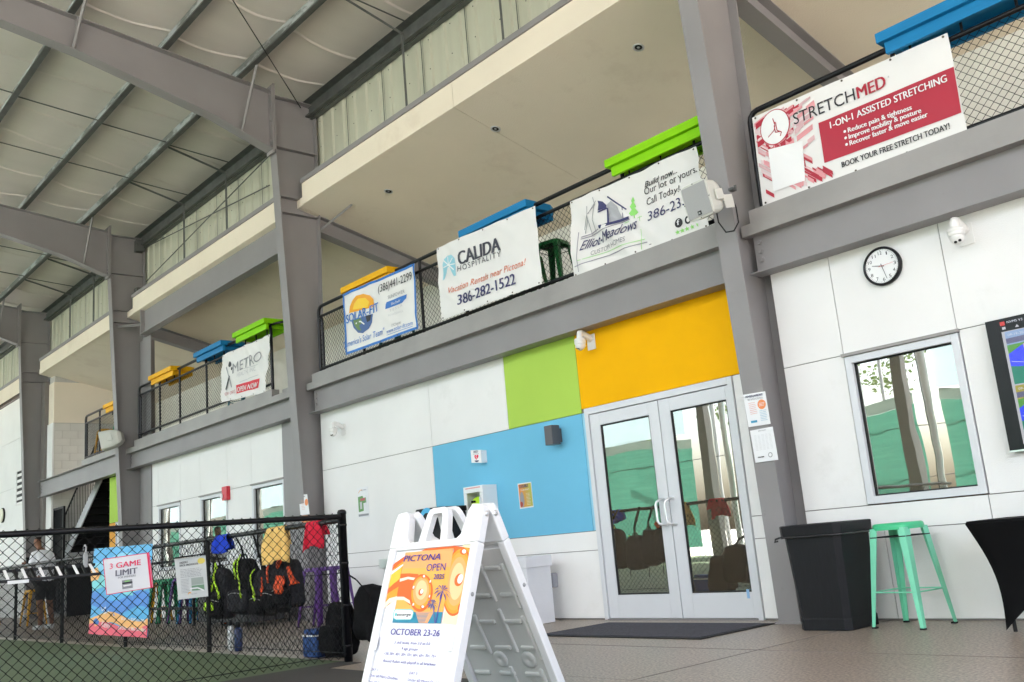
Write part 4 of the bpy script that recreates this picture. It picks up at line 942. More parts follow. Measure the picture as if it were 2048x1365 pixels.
# speakers
def speaker(c, nrm, label, w=.155, h=.16, d=.15, bracket_to=None):
    r = empty('speaker', c, label, 'speaker', 'pale outdoor speakers on the columns'); c = Vector(c)
    f = Vector(nrm).normalized(); rt = f.cross(Vector((0, 0, 1))).normalized()*-1; rt = Vector((0, 0, 1)).cross(f).normalized()*1; up = f.cross(rt)*1
    if up.z < 0: up = -up
    W = lambda o: world_part(o, r)
    mb = MB(); prof = [(0, 1, 1), (.02, 1.03, 1.03), (.06, 1.0, 1.0), (.55, .95, .93), (.85, .80, .72), (1.0, .55, .45)]; vs = []; n = 16
    def sup(k, a, b):
        an = 2*PI*(k+.5)/n; co, si = math.cos(an), math.sin(an); e = .28
        return rt*(a*math.copysign(abs(co)**e, co)) + up*(b*math.copysign(abs(si)**e, si))
    for t, sa, sb_ in prof:
        for k in range(n): vs.append(c - f*(t*2*d) + sup(k, w*sa, h*sb_))
    fs = [(i*n+k, i*n+(k+1) % n, (i+1)*n+(k+1) % n, (i+1)*n+k) for i in range(len(prof)-1) for k in range(n)] + [tuple(range(n)), tuple(range((len(prof)-1)*n, len(prof)*n))[::-1]]
    mb.add(vs, fs, BEIGE, False); W(mb.build('cabinet', bev=.003))
    W(MB().obox(c+f*.004, rt*(w*.90), up*(h*.90), f*.0035, GRILL).build('grille', bev=.002))
    mb = MB()
    for a, b in ((-1, -1), (0, -1), (1, -1), (-1, 1), (0, 1), (1, 1), (-1, 0), (1, 0)):
        mb.obox(c+f*.004+rt*(a*w*.965)+up*(b*h*.965), rt*.004, up*.004, f*.003, DARKST)
    W(stuff(mb.build('screws')))
    W(MB().obox(c+f*.009-up*(h*.70)+rt*.0, rt*.02, up*.018, f*.0018, BLACKP).build('badge')); 
    g_, fs = glyphs('JBL'); b0 = c+f*.0115-up*(h*.70)-rt*.014-up*.007; e = rt if rt.x > 0 else -rt
    b0 = c+f*.0115-up*(h*.70)-e*.014-up*.007
    W(MB().add([b0+e*(u*.028)+up*(v*.014) for u, v in g_], fs, WHT).build('lettering'))
    if bracket_to:
        t = Vector(bracket_to); m0 = c - f*d*1.0 + e*w*1.02
        W(MB().obox((m0+t)/2, (t-m0)/2+e*.01, up*.035, f*.004, BEIGE).build('bracket_arm')); W(MB().obox(m0+e*.008, e*.008, up*.05, f*.05, BEIGE).build('bracket_yoke', bev=.01))
        W(MB().obox(t, e*.004, up*.06, f*.06, BEIGE).build('bracket_plate'))
    return r
cc = P(1394, 402, 'y', -.84)
speaker(cc, (-.10, -1, -.22), 'large beige speaker on the column in front of the custom homes banner', .150, .158, .115, (-4.50, -.62, cc.z-.02))
mb = MB(); pts = [P(*p, 'y', -.55) for p in ((1433, 425), (1437, 445), (1452, 465), (1468, 462), (1477, 445), (1472, 415), (1463, 395))]; o = mb.tube(pts, .007, BLACKP, n=6).build('cable'); tag(o, 'black speaker cable looping down the front of the column', 'cable')
r = empty('cable_clip', P(1464, 380, 'y', -.5), 'small metal beam clamp on the column edge above the speaker cable', 'clamp'); q = P(1464, 380, 'y', -.5); bx('clamp_body', r, q.x-.02, q.x+.03, -.53, -.47, q.z-.012, q.z+.012, DARKST); bx('clamp_screw', r, q.x+.031, q.x+.05, -.51, -.50, q.z-.004, q.z+.03, DARKST)
c2 = P(205, 884, 'y', -.70); speaker(c2, (-.75, -1, -.25), 'small beige speaker on the third column, seen from its side', .17, .2, .21, (-20.32, -.45, c2.z+.05))
# downlights
for p, l in (((1277, 95), 'recessed downlight in the balcony ceiling nearest the camera'), ((991, 258), 'recessed downlight beside the ceiling joint'), ((777, 383), 'recessed downlight nearest the second column')):
    d = RT*((p[0]-1024)/FPX) - UPV*((p[1]-682.5)/FPX) + FW; t = (6.37-.248*(CAM.y+.2)-CAM.z)/(d.z+.248*d.y); c = CAM+d*t
    r = empty('downlight', c, l, 'downlight', 'recessed downlights'); nz = Vector((0, -.248, -1)).normalized(); e1 = Vector((1, 0, 0)); e2 = nz.cross(e1)
    world_part(MB().lathe(c, [(.068, 0), (.068, .008), (.055, .01), (.045, .002)], CHROME, 20, (e1, e2, nz)).build('trim_ring'), r); world_part(MB().lathe(c, [(.046, .0015), (.04, .004)], BLACKP, 20, (e1, e2, nz)).build('lamp_well'), r); world_part(MB().lathe(c, [(.018, .004), (.012, .007)], GRILL, 12, (e1, e2, nz)).build('bulb'), r)
#@@OBJECTS
# ================================================================== FENCES
def fence(o, du, L, posts, h, label, end_post=None, z0=.035):
    o = Vector(o); du = Vector(du); nrm = Vector((du.y, -du.x, 0)); r = empty('chain_link_fence', o+du*L/2, label, 'fence', 'black chain link fences round the court')
    w = lambda q: world_part(q, r)
    w(MB().tube([o+Vector((0, 0, h)), o+du*L+Vector((0, 0, h))], .022, BLACKM, n=12).build('top_rail'))
    w(MB().tube([o+Vector((0, 0, .07))-nrm*.004, o+du*L+Vector((0, 0, .07))-nrm*.004], .004, BLACKM, n=6).build('tension_wire'))
    for t in posts:
        p = o+du*t+nrm*.03; w(MB().tube([p, p+Vector((0, 0, h-.02))], .025, BLACKM, n=10).build('post'))
    w(chain_link(o, du, L, z0, h+.03, nrm))
    for k in range(int(L/.6)):
        p = o+du*(.3+k*.6)+Vector((0, 0, h)); w(MB().lathe(p-du*.003, [(.0235, 0), (.0265, .001), (.0265, .005), (.0235, .006)], BLACKM, 10, (nrm, Vector((0, 0, 1)), du)).build('tie_wire'))
    return r
f1 = fence((-7.2, -3.03, 0), (0, -1, 0), 5.6, [], 1.205, 'black chain link fence nearest the camera, with a paddle rack and two signs on it')
f2 = fence((-7.30, -2.98, 0), (-1, 0, 0), 15.5, [2.80, 5.3, 7.9, 10.4, 13.2], 1.175, 'black chain link fence with bags and towels hung on it, parallel to the building')
r = f1; w = lambda q: world_part(q, f1)
px_, py_ = -7.245, -2.985
w(MB().lathe((px_, py_, 0), [(.036, 0), (.036, 1.225), (.040, 1.226), (.040, 1.245), (.03, 1.262), (.0, 1.268)], BLACKM, 20).build('end_post'))
for z in (.12, .45, .80, 1.12): w(MB().lathe((px_, py_, z), [(.0365, 0), (.040, .001), (.040, .021), (.0365, .022)], BLACKM, 20).build('brace_band')); w(MB().box(px_+.01, px_+.05, py_-.05, py_-.03, z+.003, z+.018, BLACKM).build('band_bolt', bev=.002))
w(MB().box(-7.205, -7.198, -3.055, -3.040, .05, 1.19, BLACKM).build('tension_bar'))

# ------------------------------------------------------------------ things on the fence
def nsheet(o, n, disp=None): return Sheet(o, n, disp)
def hung_sign(xp, c, label, m=PAPER, edge=None, disp=None):
    s = Sheet(P(*c[3], 'x', xp), (1, 0, 0), disp); q = [s.px(*p) for p in c]; r = empty('fence_sign', (q[0]+q[1])/2, label, 'sign')
    world_part(MB().prism([v for v in q[::-1]], s.n*-.003, m).build('sheet'), r); return s, r
PNK = ink('hot_pink', (.80, .03, .12)); s, r = hung_sign(-7.15, [(206, 1119), (298, 1106), (306, 1175), (213, 1190)], 'white three game limit notice edged in pink, on the near fence')
for a, b, l in (((206, 1119), (298, 1106), .005), ((298, 1106), (306, 1175), .005), ((306, 1175), (213, 1190), .005), ((213, 1190), (206, 1119), .005), ((295, 1107), (302.5, 1176), .014)): s.line([a, b], l, PNK)
s.text('3', (219, 1139), (225, 1138), 11, PNK); s.text('GAME', (232, 1137), (281, 1130), 11, PNK, bold=.02); s.text('LIMIT', (231, 1153), (274, 1147), 12, ink('slate', (.16, .16, .20)), bold=.03); s.text('FOR WINNERS', (236, 1158), (271, 1153), 4, GRY, bold=.01)
s.poly([(243.5, 1161.5), (264, 1158.5), (265.5, 1176), (244.5, 1179)], GRY); s.poly([(244, 1166), (264.5, 1163), (264.8, 1166), (244.2, 1169)], BLK, .003); s.poly([(249, 1162.5), (259, 1161), (259.3, 1163), (249.2, 1164.5)], LGREEN, .003); s.poly([(246, 1171), (262, 1168.5), (263, 1171), (247, 1174)], WHT, .003)
s.finish(r)
s, r = hung_sign(-7.15, [(349, 1118), (411, 1111), (416.5, 1193), (357, 1200)], 'white paddle rack protocol sheet in a clear sleeve on the near fence', ink('sleeve_white', (.62, .64, .62)))
s.text('PADDLE', (359, 1129), (375, 1126), 4, BLK, bold=.02); s.text('RACK PROTOCOL', (359, 1134), (396, 1129), 3.6, BLK, bold=.02)
s.rows([(360, 1139), (404, 1134), (406, 1152), (361, 1157)], 6, GRY, .003, 11); s.rows([(361, 1159), (377, 1157), (380, 1186), (363, 1188)], 10, GRY, .003, 13)
s.poly([(382, 1157), (406, 1154), (408, 1168), (383, 1171)], ink('photo_grey', (.35, .40, .36))); s.poly([(383, 1172), (408, 1169), (409, 1180), (384, 1182)], ink('photo_green', (.16, .30, .18))); s.disc((402, 1122), .03, ink('yellow_mark', (.75, .62, .12)), .004, 14, .022); s.text('PICTONA', (383, 1190), (394, 1188), 2.5, GRY); s.line([(376, 1189), (379, 1185), (382, 1187)], .006, SUNO); s.line([(380, 1178), (395, 1176), (407, 1181)], .010, WHT, .005)
s.finish(r)
# wire ties of the sheet: black clip bar on top
a, b = P(348, 1117, 'x', -7.13), P(411, 1108, 'x', -7.13); MBo = MB().tube([a, b], .006, BLACKM, n=6).build('hanging_bar'); tag(MBo, 'thin black bar above the paddle rack protocol sheet', 'bar')
# paddle rack hooked on the near fence
r = empty('paddle_rack', (-7.14, -5.4, .88), 'black paddle rack with white slot marks hanging on the near fence', 'rack'); w = lambda q: world_part(q, r)
ya, yb2, zr = -5.06, -6.0, .885
w(MB().box(-7.06, -7.045, yb2, ya, zr-.002, zr+.018, BLACKM).build('front_bar', bev=.002)); w(MB().box(-7.195, -7.175, yb2, ya, zr+.065, zr+.085, BLACKM).build('back_bar', bev=.002))
n = 16
for k in range(n):
    y = ya - .03 - k*.055; wht = k % 2 == 0
    m_ = WHT if wht else BLACKM
    w(MB().prism([(-7.065, y, zr+.012), (-7.065, y-.018, zr+.012), (-7.175, y-.018, zr+.078), (-7.175, y, zr+.078)], (0, 0, .006), m_).build('slot_divider'))
w(MB().box(-7.0395, -7.036, -5.66, -5.53, zr-.012, zr+.01, WHT).build('white_tag'))
w(MB().box(-7.175, -7.16, -5.145, -5.115, zr+.06, 1.04, GRILL).build('hanger_strap', bev=.003)); w(MB().tube([(-7.168, -5.13, 1.035), (-7.168, -5.125, 1.085), (-7.18, -5.13, 1.10), (-7.205, -5.13, 1.09), (-7.21, -5.13, 1.065)], .006, GRILL, n=8).build('hook'))
# big coloured banner on the far fence, court side
s, r = banner([(188, 1098), (305, 1088), (296, 1276), (178, 1268)], -3.035, 'tall turquoise, orange and pink banner with white script on the far fence', 21, amp=.02, diag=.015, m=ink('banner_sky', (.10, .42, .75)))
sk = [ink('ban_lightblue', (.25, .62, .85)), ink('ban_orange', (.88, .45, .16)), ink('ban_pink', (.80, .12, .18)), ink('ban_deep', (.08, .25, .68)), ink('ban_cyan', (.22, .65, .70))]
def band(t0, t1, m, amp, ph, lift):
    def pt(u, v): 
        xl, xr = 188-10*v, 305-9*v; return (xl+(xr-xl)*u, (1098+170*v)*(1-u)+(1088+188*v)*u)
    N = 14
    for i in range(N):
        u0, u1 = i/N, (i+1)/N; f_ = lambda u, t: min(1, t+amp*math.sin(u*7+ph)) if t < .99 else 1
        s.pr.add([s.put(s.px(*pt(u0, f_(u0, t0))), lift), s.put(s.px(*pt(u0, f_(u0, t1))), lift), s.put(s.px(*pt(u1, f_(u1, t1))), lift), s.put(s.px(*pt(u1, f_(u1, t0))), lift)], [(0, 1, 2, 3)], m)
band(.12, .22, sk[0], .05, 1, .002); band(.35, .5, sk[4], .05, 3, .002); band(.55, .72, sk[3], .06, 5, .003); band(.78, .9, sk[1], .05, 2.2, .004); band(.88, 1, sk[2], .03, 3, .005)
s.poly([(184, 1140), (197, 1135), (203, 1150), (196, 1160), (184, 1163)], sk[1], .006)
s.text('Karen Dillard 386', (247, 1240), (294, 1245), 6, WHT, bold=.02, lift=.009); s.text('Jeff Dillard 386-204-0281', (240, 1258), (294, 1264), 6, WHT, bold=.02, lift=.009)
s.line([(202, 1210), (206, 1222), (214, 1214), (210, 1228), (222, 1222)], .012, WHT, .008); s.text('Kelly', (206, 1252), (224, 1258), 12, WHT, shear=.4, lift=.009); s.poly([(189, 1241), (194, 1236), (200, 1243), (199, 1249), (189, 1248)], MBLU, .008)
s.finish(r)

# bags -------------------------------------------------------------
def blob(c, w, d, h, m, name, root, seed=0, taper=.0, lump=.02, e=.42, rz=0):
    """soft rounded bag volume"""
    vs = []; fs = []; nu, nv = 20, 14; c = Vector(c); rot = Matrix.Rotation(rz, 3, 'Z')
    sg = lambda x, p: math.copysign(abs(x)**p, x)
    for j in range(nv+1):
        v = -PI/2+PI*j/nv
        for i in range(nu):
            u = 2*PI*i/nu; x = sg(math.cos(v), e)*sg(math.cos(u), e); y = sg(math.cos(v), e)*sg(math.sin(u), e); z = sg(math.sin(v), e)
            k = 1-taper*(z*.5+.5); p = Vector((x*w/2*k, y*d/2*k, z*h/2)); nn = noise.noise(p*9+Vector((seed*5.3, 0, 0)))
            p += Vector((x, y, z*.5)).normalized()*lump*nn if p.length else p
            vs.append(c+rot@p)
    for j in range(nv):
        for i in range(nu): fs.append((j*nu+i, j*nu+(i+1) % nu, (j+1)*nu+(i+1) % nu, (j+1)*nu+i))
    mb = MB(); mb.add(vs, fs, m, True); return world_part(mb.build(name), root)
def strap(pts, wd, m, root, name='strap', th=.006):
    mb = MB(); pts = [Vector(p) for p in pts]
    for a, b in zip(pts, pts[1:]):
        d = b-a; t = Vector((0, 1, 0)).cross(d).normalized()*wd/2; mb.obox((a+b)/2, d*.52, t, Vector((0, th/2, 0)), m)
    return world_part(mb.build(name), root)
YB = -2.80
BAGC = mat('charcoal_nylon', (.026, .025, .030), .8, var=.3, vs=14, bump=.5, bs=45, spec=.2)
def hang(px0, px1, ytop, ybot, label, panels, seed, depth=.2, taper=.35, yy=YB):
    a = P(px0, (ytop+ybot)/2, 'y', yy); b = P(px1, (ytop+ybot)/2, 'y', yy); t = P((px0+px1)/2, ytop, 'y', yy); z0 = P((px0+px1)/2, ybot, 'y', yy).z
    r = empty('sports_bag', ((a.x+b.x)/2, yy, t.z), label, 'bag', 'bags hung on the fence'); w_ = b.x-a.x; h_ = t.z-z0; cx = (a.x+b.x)/2
    mA, mB = (BAGC, BAGB) if seed % 2 else (BAGB, BAGC)
    blob((cx, yy, z0+h_*.42), w_*.94, depth, h_*.86, mA, 'bag_body', r, seed, taper); blob((cx, yy-depth*.40, z0+h_*.22), w_*.74, depth*.5, h_*.34, mB, 'front_pocket', r, seed+2, .1)
    yz = yy-depth*.62-.012
    world_part(MB().tube([(cx-w_*.30, yz+.02, z0+h_*.30), (cx-w_*.1, yz, z0+h_*.335), (cx+w_*.1, yz, z0+h_*.335), (cx+w_*.30, yz+.02, z0+h_*.30)], .004, GRILL, n=5).build('zip'), r)
    world_part(MB().tube([(cx-w_*.12, yy, z0+h_*.82), (cx-w_*.10, yy-.01, z0+h_*.90), (cx+w_*.06, yy-.01, z0+h_*.91), (cx+w_*.10, yy, z0+h_*.83)], .009, mB, n=6).build('carry_handle'), r)
    world_part(MB().tube([(cx+w_*.35, yy-.08, z0+h_*.5), (cx+w_*.42, yy-.09, z0+h_*.2), (cx+w_*.30, yy-.08, z0-.03), (cx+w_*.28, yy-.08, z0-.12)], .006, mB, n=5).build('loose_strap'), r)
    strap([(cx, yy, z0+h_*.8), (cx-.02, yy-.03, t.z+.02), (cx+.02, -2.93, 1.2)], .035, BAGB, r)
    for (u0, v0, u1, v1, wd, m) in panels:
        A = Vector((a.x+w_*u0, 0, z0+h_*v0)); B = Vector((a.x+w_*u1, 0, z0+h_*v1)); n_ = 6; pr0 = []
        wide = wd > .06
        d_ = (B-A).normalized(); t_ = Vector((0, 1, 0)).cross(d_)*wd*.5; vs = []
        for i in range(n_+1):
            q = A.lerp(B, i/n_); k_ = .6 if wide and i in (0, n_) else 1
            for sg_ in (-1, -.4, .4, 1):
                p = q+t_*sg_*k_; u_ = (p.x-cx)/(w_/2); v_ = (p.z-(z0+h_*.42))/(h_*.43)
                bulge = max(0, 1-abs(u_)**3.2)**.4*max(0.02, 1-abs(v_)**4.5)**.4
                if p.z < z0+h_*.40: bulge = bulge*.8+.38
                vs.append((p.x, yy-depth*.5*bulge-.014-(.004 if abs(sg_) < .5 else 0), p.z))
        mb = MB(); mb.add(vs, [(i*4+j, i*4+j+1, i*4+j+5, i*4+j+4) for i in range(n_) for j in range(3)], m, True); o_ = world_part(mb.build('coloured_trim'), r); md = o_.modifiers.new('s', 'SOLIDIFY'); md.thickness = .008; md.offset = 0
    return r
hang(423, 466, 1120, 1238, 'black backpack with bright lime pockets, leftmost of the hung bags', [(.12, .22, .62, .22, .10, LIME), (.2, .55, .55, .55, .10, LIME), (.35, .95, .85, .35, .035, LIME)], 1)
hang(464, 520, 1098, 1228, 'black bag with thin lime stripes, second of the hung bags', [(.35, .85, .52, .55, .035, LIME), (.45, .92, .75, .25, .02, LIME)], 4)
hang(512, 548, 1122, 1232, 'black bag with a narrow lime zip beside the striped one', [(.1, .85, .6, .3, .025, LIME)], 9)
hang(536, 572, 1105, 1225, 'tall black bag with short red stripes below the yellow towel', [(.5, .8, .6, .5, .03, REDO), (.2, .6, .3, .3, .03, REDO)], 13)
hang(556, 602, 1102, 1214, 'black bag with large red orange panels, rightmost of the hung bags', [(.15, 1.0, .5, .72, .07, REDO), (.35, .42, .75, .40, .17, REDO), (.85, .72, .97, .40, .04, REDO)], 17)
# big backpack behind the end post
r = empty('backpack', (-7.35, -2.72, .35), 'bulky black backpack hanging behind the end post', 'backpack'); blob((-7.32, -2.66, .37), .42, .30, .46, BAGB, 'backpack_body', r, 5, .25, .03); blob((-7.16, -2.68, .24), .30, .26, .22, BAGB, 'lower_pocket', r, 6, .1, .02); strap([(-7.22, -2.84, .60), (-7.10, -2.84, .5), (-7.05, -2.84, .30)], .03, BAGB, r)
strap([(-7.38, -2.7, .56), (-7.36, -2.80, .66), (-7.30, -2.93, .72)], .03, BAGB, r)
r = empty('backpack', (-7.72, -2.80, .0), 'black bag slumped against the fence beside the blue cooler', 'backpack'); blob((-7.70, -2.78, .24), .38, .26, .47, BAGB, 'backpack_body', r, 8, .4, .03); blob((-7.68, -2.90, .16), .30, .1, .24, BAGB, 'front_pocket', r, 10, .1)
BLC = mat('blue_cooler_fabric', (.02, .07, .25), .6, var=.1); r = empty('cooler', (-8.0, -2.86, 0), 'small blue soft cooler with a white band on the floor at the fence', 'cooler'); bx('cooler_body', r, -8.13, -7.88, -2.93, -2.76, .003, .20, BLC, .02); bx('cooler_lid', r, -8.12, -7.89, -2.92, -2.77, .206, .245, BLC, .012); bx('white_band', r, -8.128, -7.882, -2.934, -2.758, .185, .197, WHT)
def bottle(x, y, h, R, m, label):
    r = empty('water_bottle', (x, y, 0), label, 'bottle', 'bottles on the floor by the fence'); world_part(MB().lathe((x, y, .002), [(R*.95, 0), (R, .02), (R, h*.72), (R*.6, h*.80)], m, 18).build('bottle_body'), r); world_part(MB().lathe((x, y, h*.81), [(R*.55, 0), (R*.55, h*.16), (R*.3, h*.18)], BLACKM, 14).build('bottle_cap'), r)
bottle(-9.72, -2.80, .30, .042, mat('navy_bottle', (.015, .03, .12), .3), 'navy blue insulated bottle standing by the fence'); bottle(-9.86, -2.82, .32, .032, PLAST, 'slim white bottle beside the navy one')
# towels over the far fence rail
def towel(px0, px1, zlow, m, label, seed, back=.2):
    a = P(px0, 1060, 'y', -2.98); b = P(px1, 1055, 'y', -2.98); zt = 1.205; vs = []; nu, nv = 14, 18; L1, L2 = back, zt-zlow
    for j in range(nv+1):
        q = -L1+(L1+L2)*j/nv
        for i in range(nu+1):
            u = i/nu; cxx = (a.x+b.x)/2; k = abs(q)/max(L1, L2); x = cxx+(u-.5)*abs(b.x-a.x)*(.72+.42*min(1, k*1.3))+.05*noise.noise(Vector((u*3, q*3, seed)))
            y = -2.98 + (-.03 if q > 0 else .03)*min(1, abs(q)/.03) + ((.02+.035*(1-k))*math.sin(u*17+seed+q*2)+.04*noise.noise(Vector((u*6, q*4, seed))))*min(1, k*2)
            z = zt-abs(q)*(1-.16*(u if seed % 2 else 1-u)-.10*math.sin(u*5+seed*2)) + .008
            vs.append((x, y, z))
    fs = [(j*(nu+1)+i, (j+1)*(nu+1)+i, (j+1)*(nu+1)+i+1, j*(nu+1)+i+1) for j in range(nv) for i in range(nu)]
    o = MB().add(vs, fs, m, True).build('towel'); md = o.modifiers.new('s', 'SOLIDIFY'); md.thickness = .006; tag(o, label, 'towel', 'towels over the fence'); return o
towel(431, 462, 1.0, mat('royal_blue_towel', (.01, .05, .52), .9, bump=.5, bs=200), 'royal blue towel over the fence rail', 1, .18); towel(532, 578, .83, mat('pale_yellow_towel', (.78, .50, .16), .9, bump=.5, bs=200), 'long pale yellow towel over the fence rail', 2, .2); towel(612, 646, .93, mat('crimson_towel', (.62, .012, .04), .9, bump=.5, bs=200), 'crimson red towel near the end post', 3, .15)

# ------------------------------------------------------------------ metal stools
def make_stool(m, ms, label):
    r = empty('metal_stool', (0, 0, 0), label, 'stool'); H = .76; 
    def pr(o): o.parent = r; return o
    mb = MB(); n = 24; vs = []
    for (sc, z) in ((.70, H-.004), (.93, H), (1.0, H-.008), (1.03, H-.03), (1.03, H-.05)):
        for k in range(n):
            an = 2*PI*(k+.5)/n; e = .42; vs.append((.15*sc*math.copysign(abs(math.cos(an))**e, math.cos(an)), .15*sc*math.copysign(abs(math.sin(an))**e, math.sin(an)), z))
    mb.add(vs, [(i*n+k, i*n+(k+1) % n, (i+1)*n+(k+1) % n, (i+1)*n+k) for i in range(4) for k in range(n)]+[tuple(range(n))[::-1]], ms, True); pr(mb.build('seat'))
    for sx in (-1, 1):
        for sy in (-1, 1):
            mb = MB(); T_ = Vector((sx*.148, sy*.148, H-.035)); B_ = Vector((sx*.215, sy*.215, 0)); wt, wb, th = .062, .027, .004
            for ax in (0, 1):
                d = Vector((-sx, 0, 0)) if ax == 0 else Vector((0, -sy, 0)); t = Vector((0, -sy*th, 0)) if ax == 0 else Vector((-sx*th, 0, 0))
                o0 = Vector((0, 0, 0)) if ax == 0 else Vector((0, -sy*th*1.1, 0))
                mb.prism([T_+o0, T_+d*wt+o0, B_+d*wb+o0, B_+o0], t, m)
            mb.box(B_.x-sx*.034, B_.x+sx*.001, B_.y-sy*.034, B_.y+sy*.001, 0, .012, BLACKP)
            pr(mb.build('leg'))
    q = .178+.0
    for z, s_, rr_ in ((.26, .188, .006), (.66, .152, .005)):
        for a, b in (((-1, -1), (1, -1)), ((1, -1), (1, 1)), ((1, 1), (-1, 1)), ((-1, 1), (-1, -1))):
            pr(MB().tube([(a[0]*s_, a[1]*s_, z), (b[0]*s_, b[1]*s_, z)], rr_, m if z < .5 else BLACKM, n=6).build('crossbar'))
    return r
def paint(n, c): return mat(n+'_painted_metal', c, .35, var=.08, vs=3)
PALETTE = {'mint': (MINT, MINTT), 'green': (paint('deep_green', (.01, .12, .03)),)*2, 'grass': (paint('grass_green', (.01, .26, .10)),)*2, 'purple': (paint('purple', (.10, .03, .20)),)*2, 'yellow': (paint('yellow', (.80, .40, .01)),)*2, 'blue': (paint('blue', (.01, .20, .45)),)*2, 'red': (paint('red', (.40, .015, .01)),)*2, 'orange': (paint('orange', (.80, .18, .03)),)*2, 'teal': (paint('teal', (.01, .12, .16)),)*2}
PROTO = {}
def stool(c, x, y, z, rz, label):
    if c not in PROTO: r = PROTO[c] = make_stool(*PALETTE[c], label)
    else: r = copy_tree(PROTO[c])
    r['label'] = label; r['group'] = 'metal bar stools'; r.location = (x, y, z); r.rotation_euler = (0, 0, rz); return r
stool('mint', -3.605, -.335, 0, -.12, 'mint green metal stool with chipped paint between the bin and the black table')
D = 3.522
stool('green', -7.57, .26, D, .2, 'dark green metal stool on the balcony between the two big white banners'); stool('green', -8.15, .34, D, -.3, 'dark green metal stool mostly behind the hospitality banner')
stool('teal', -10.9, .28, D, .1, 'teal metal stool on the balcony behind the sun-and-earth banner'); stool('red', -3.55, .25, D, .15, 'red metal stool on the balcony behind the red and white banner'); stool('teal', -16.0, .35, D, .3, 'teal metal stool on the window bay balcony behind the small banner')
stool('yellow', -22.9, .20, D, .1, 'yellow metal stool above the stair at the railing end'); stool('grass', -22.05, .3, D, .3, 'green metal stool above the stair beside the yellow one'); stool('orange', -21.3, .3, D, -.1, 'orange metal stool above the stair next to the third column')
for c, px_x, l in (('yellow', 312, 'yellow metal stool under the windows, behind the turquoise banner edge'), ('grass', 326, 'green metal stool under the windows, left of a pair'), ('grass', 345, 'green metal stool under the windows, right of a pair'), ('purple', 368, 'purple metal stool under the middle window'), ('blue', 388, 'blue metal stool under the middle window'), ('grass', 423, 'green metal stool behind the lime backpack'), ('orange', 456, 'orange metal stool behind the hung bags')):
    p = P(px_x, 1180, 'y', -.55); stool(c, p.x, -.55, 0, .15, l)
for c, px_x, yy, l in (('purple', 638, -.75, 'purple metal stool at the wall, left of two behind the end post'), ('purple', 668, -.6, 'purple metal stool at the wall, right of two behind the end post')):
    p = P(px_x, 1180, 'y', yy); stool(c, p.x, yy, 0, .2, l)
stool('yellow', -22.9, -1.3, 0, .1, 'yellow metal stool beyond the far fence, right of the person'); stool('yellow', -25.6, -1.6, 0, .3, 'yellow metal stool beyond the far fence, left of the person')
# dark counter tables under the windows
def table(x0, x1, y0, y1, z, m, label, name='table'):
    r = empty(name, ((x0+x1)/2, (y0+y1)/2, 0), label, 'table'); bx('table_top', r, x0, x1, y0, y1, z-.03, z, m, .005)
    for x in (x0+.05, x1-.05):
        for y in (y0+.05, y1-.05): bx('leg', r, x-.02, x+.02, y-.02, y+.02, .0, z-.0305, BLACKM)
    bx('shelf', r, x0+.08, x1-.08, y0+.08, y1-.08, .25, .28, BLACKM)
table(-18.6, -15.2, -1.0, -.55, 1.06, BLACKP, 'long black high table in front of the left and middle windows')
r = empty('storage_chest', (-13.9, -.7, 0), 'charcoal storage chest against the wall behind the hung bags', 'chest'); bx('chest_body', r, -15.0, -13.15, -1.0, -.45, .06, .66, mat('charcoal_plastic', (.045, .045, .05), .5), .02); bx('chest_lid', r, -15.03, -13.12, -1.03, -.42, .662, .73, mat('charcoal_plastic', (.045, .045, .05)), .02)
# ------------------------------------------------------------------ A-frame sign
PV = Vector((-3.805, -4.475, 1.02)); ex = Vector((.995, .100, 0)).normalized(); nf = Vector((ex.y, -ex.x, 0))
AF = empty('a_frame_sign', (PV.x, PV.y, 0), 'white plastic A-frame sign with an orange tournament poster', 'sign')
def leaf(sgn, spread):
    dn = (nf*spread*sgn - Vector((0, 0, 1.02))).normalized(); L = math.hypot(1.02, spread); out = ex.cross(dn)
    if out.dot(nf*sgn) < 0: out = -out
    o = PV + nf*sgn*.022
    def T(u, v, t=0): return o + ex*u + dn*v + out*t
    return T, dn, out, L
def pbox(T, u0, u1, v0, v1, t0, t1, m, name, par=AF, bev=.004):
    c = T((u0+u1)/2, (v0+v1)/2, (t0+t1)/2); a = (T(u1, 0, 0)-T(u0, 0, 0))/2; b = (T(0, v1, 0)-T(0, v0, 0))/2; d = (T(0, 0, t1)-T(0, 0, t0))/2
    return world_part(MB().obox(c, a, b, d, m).build(name, None, bev), par)
def poly_plate(T, pts, t0, t1, m, name, bev=.004):
    a = [T(u, v, t0) for u, v in pts]; d = T(0, 0, t1)-T(0, 0, t0)
    return world_part(MB().prism(a, d, m).build(name, None, bev), AF)
WI = .3175
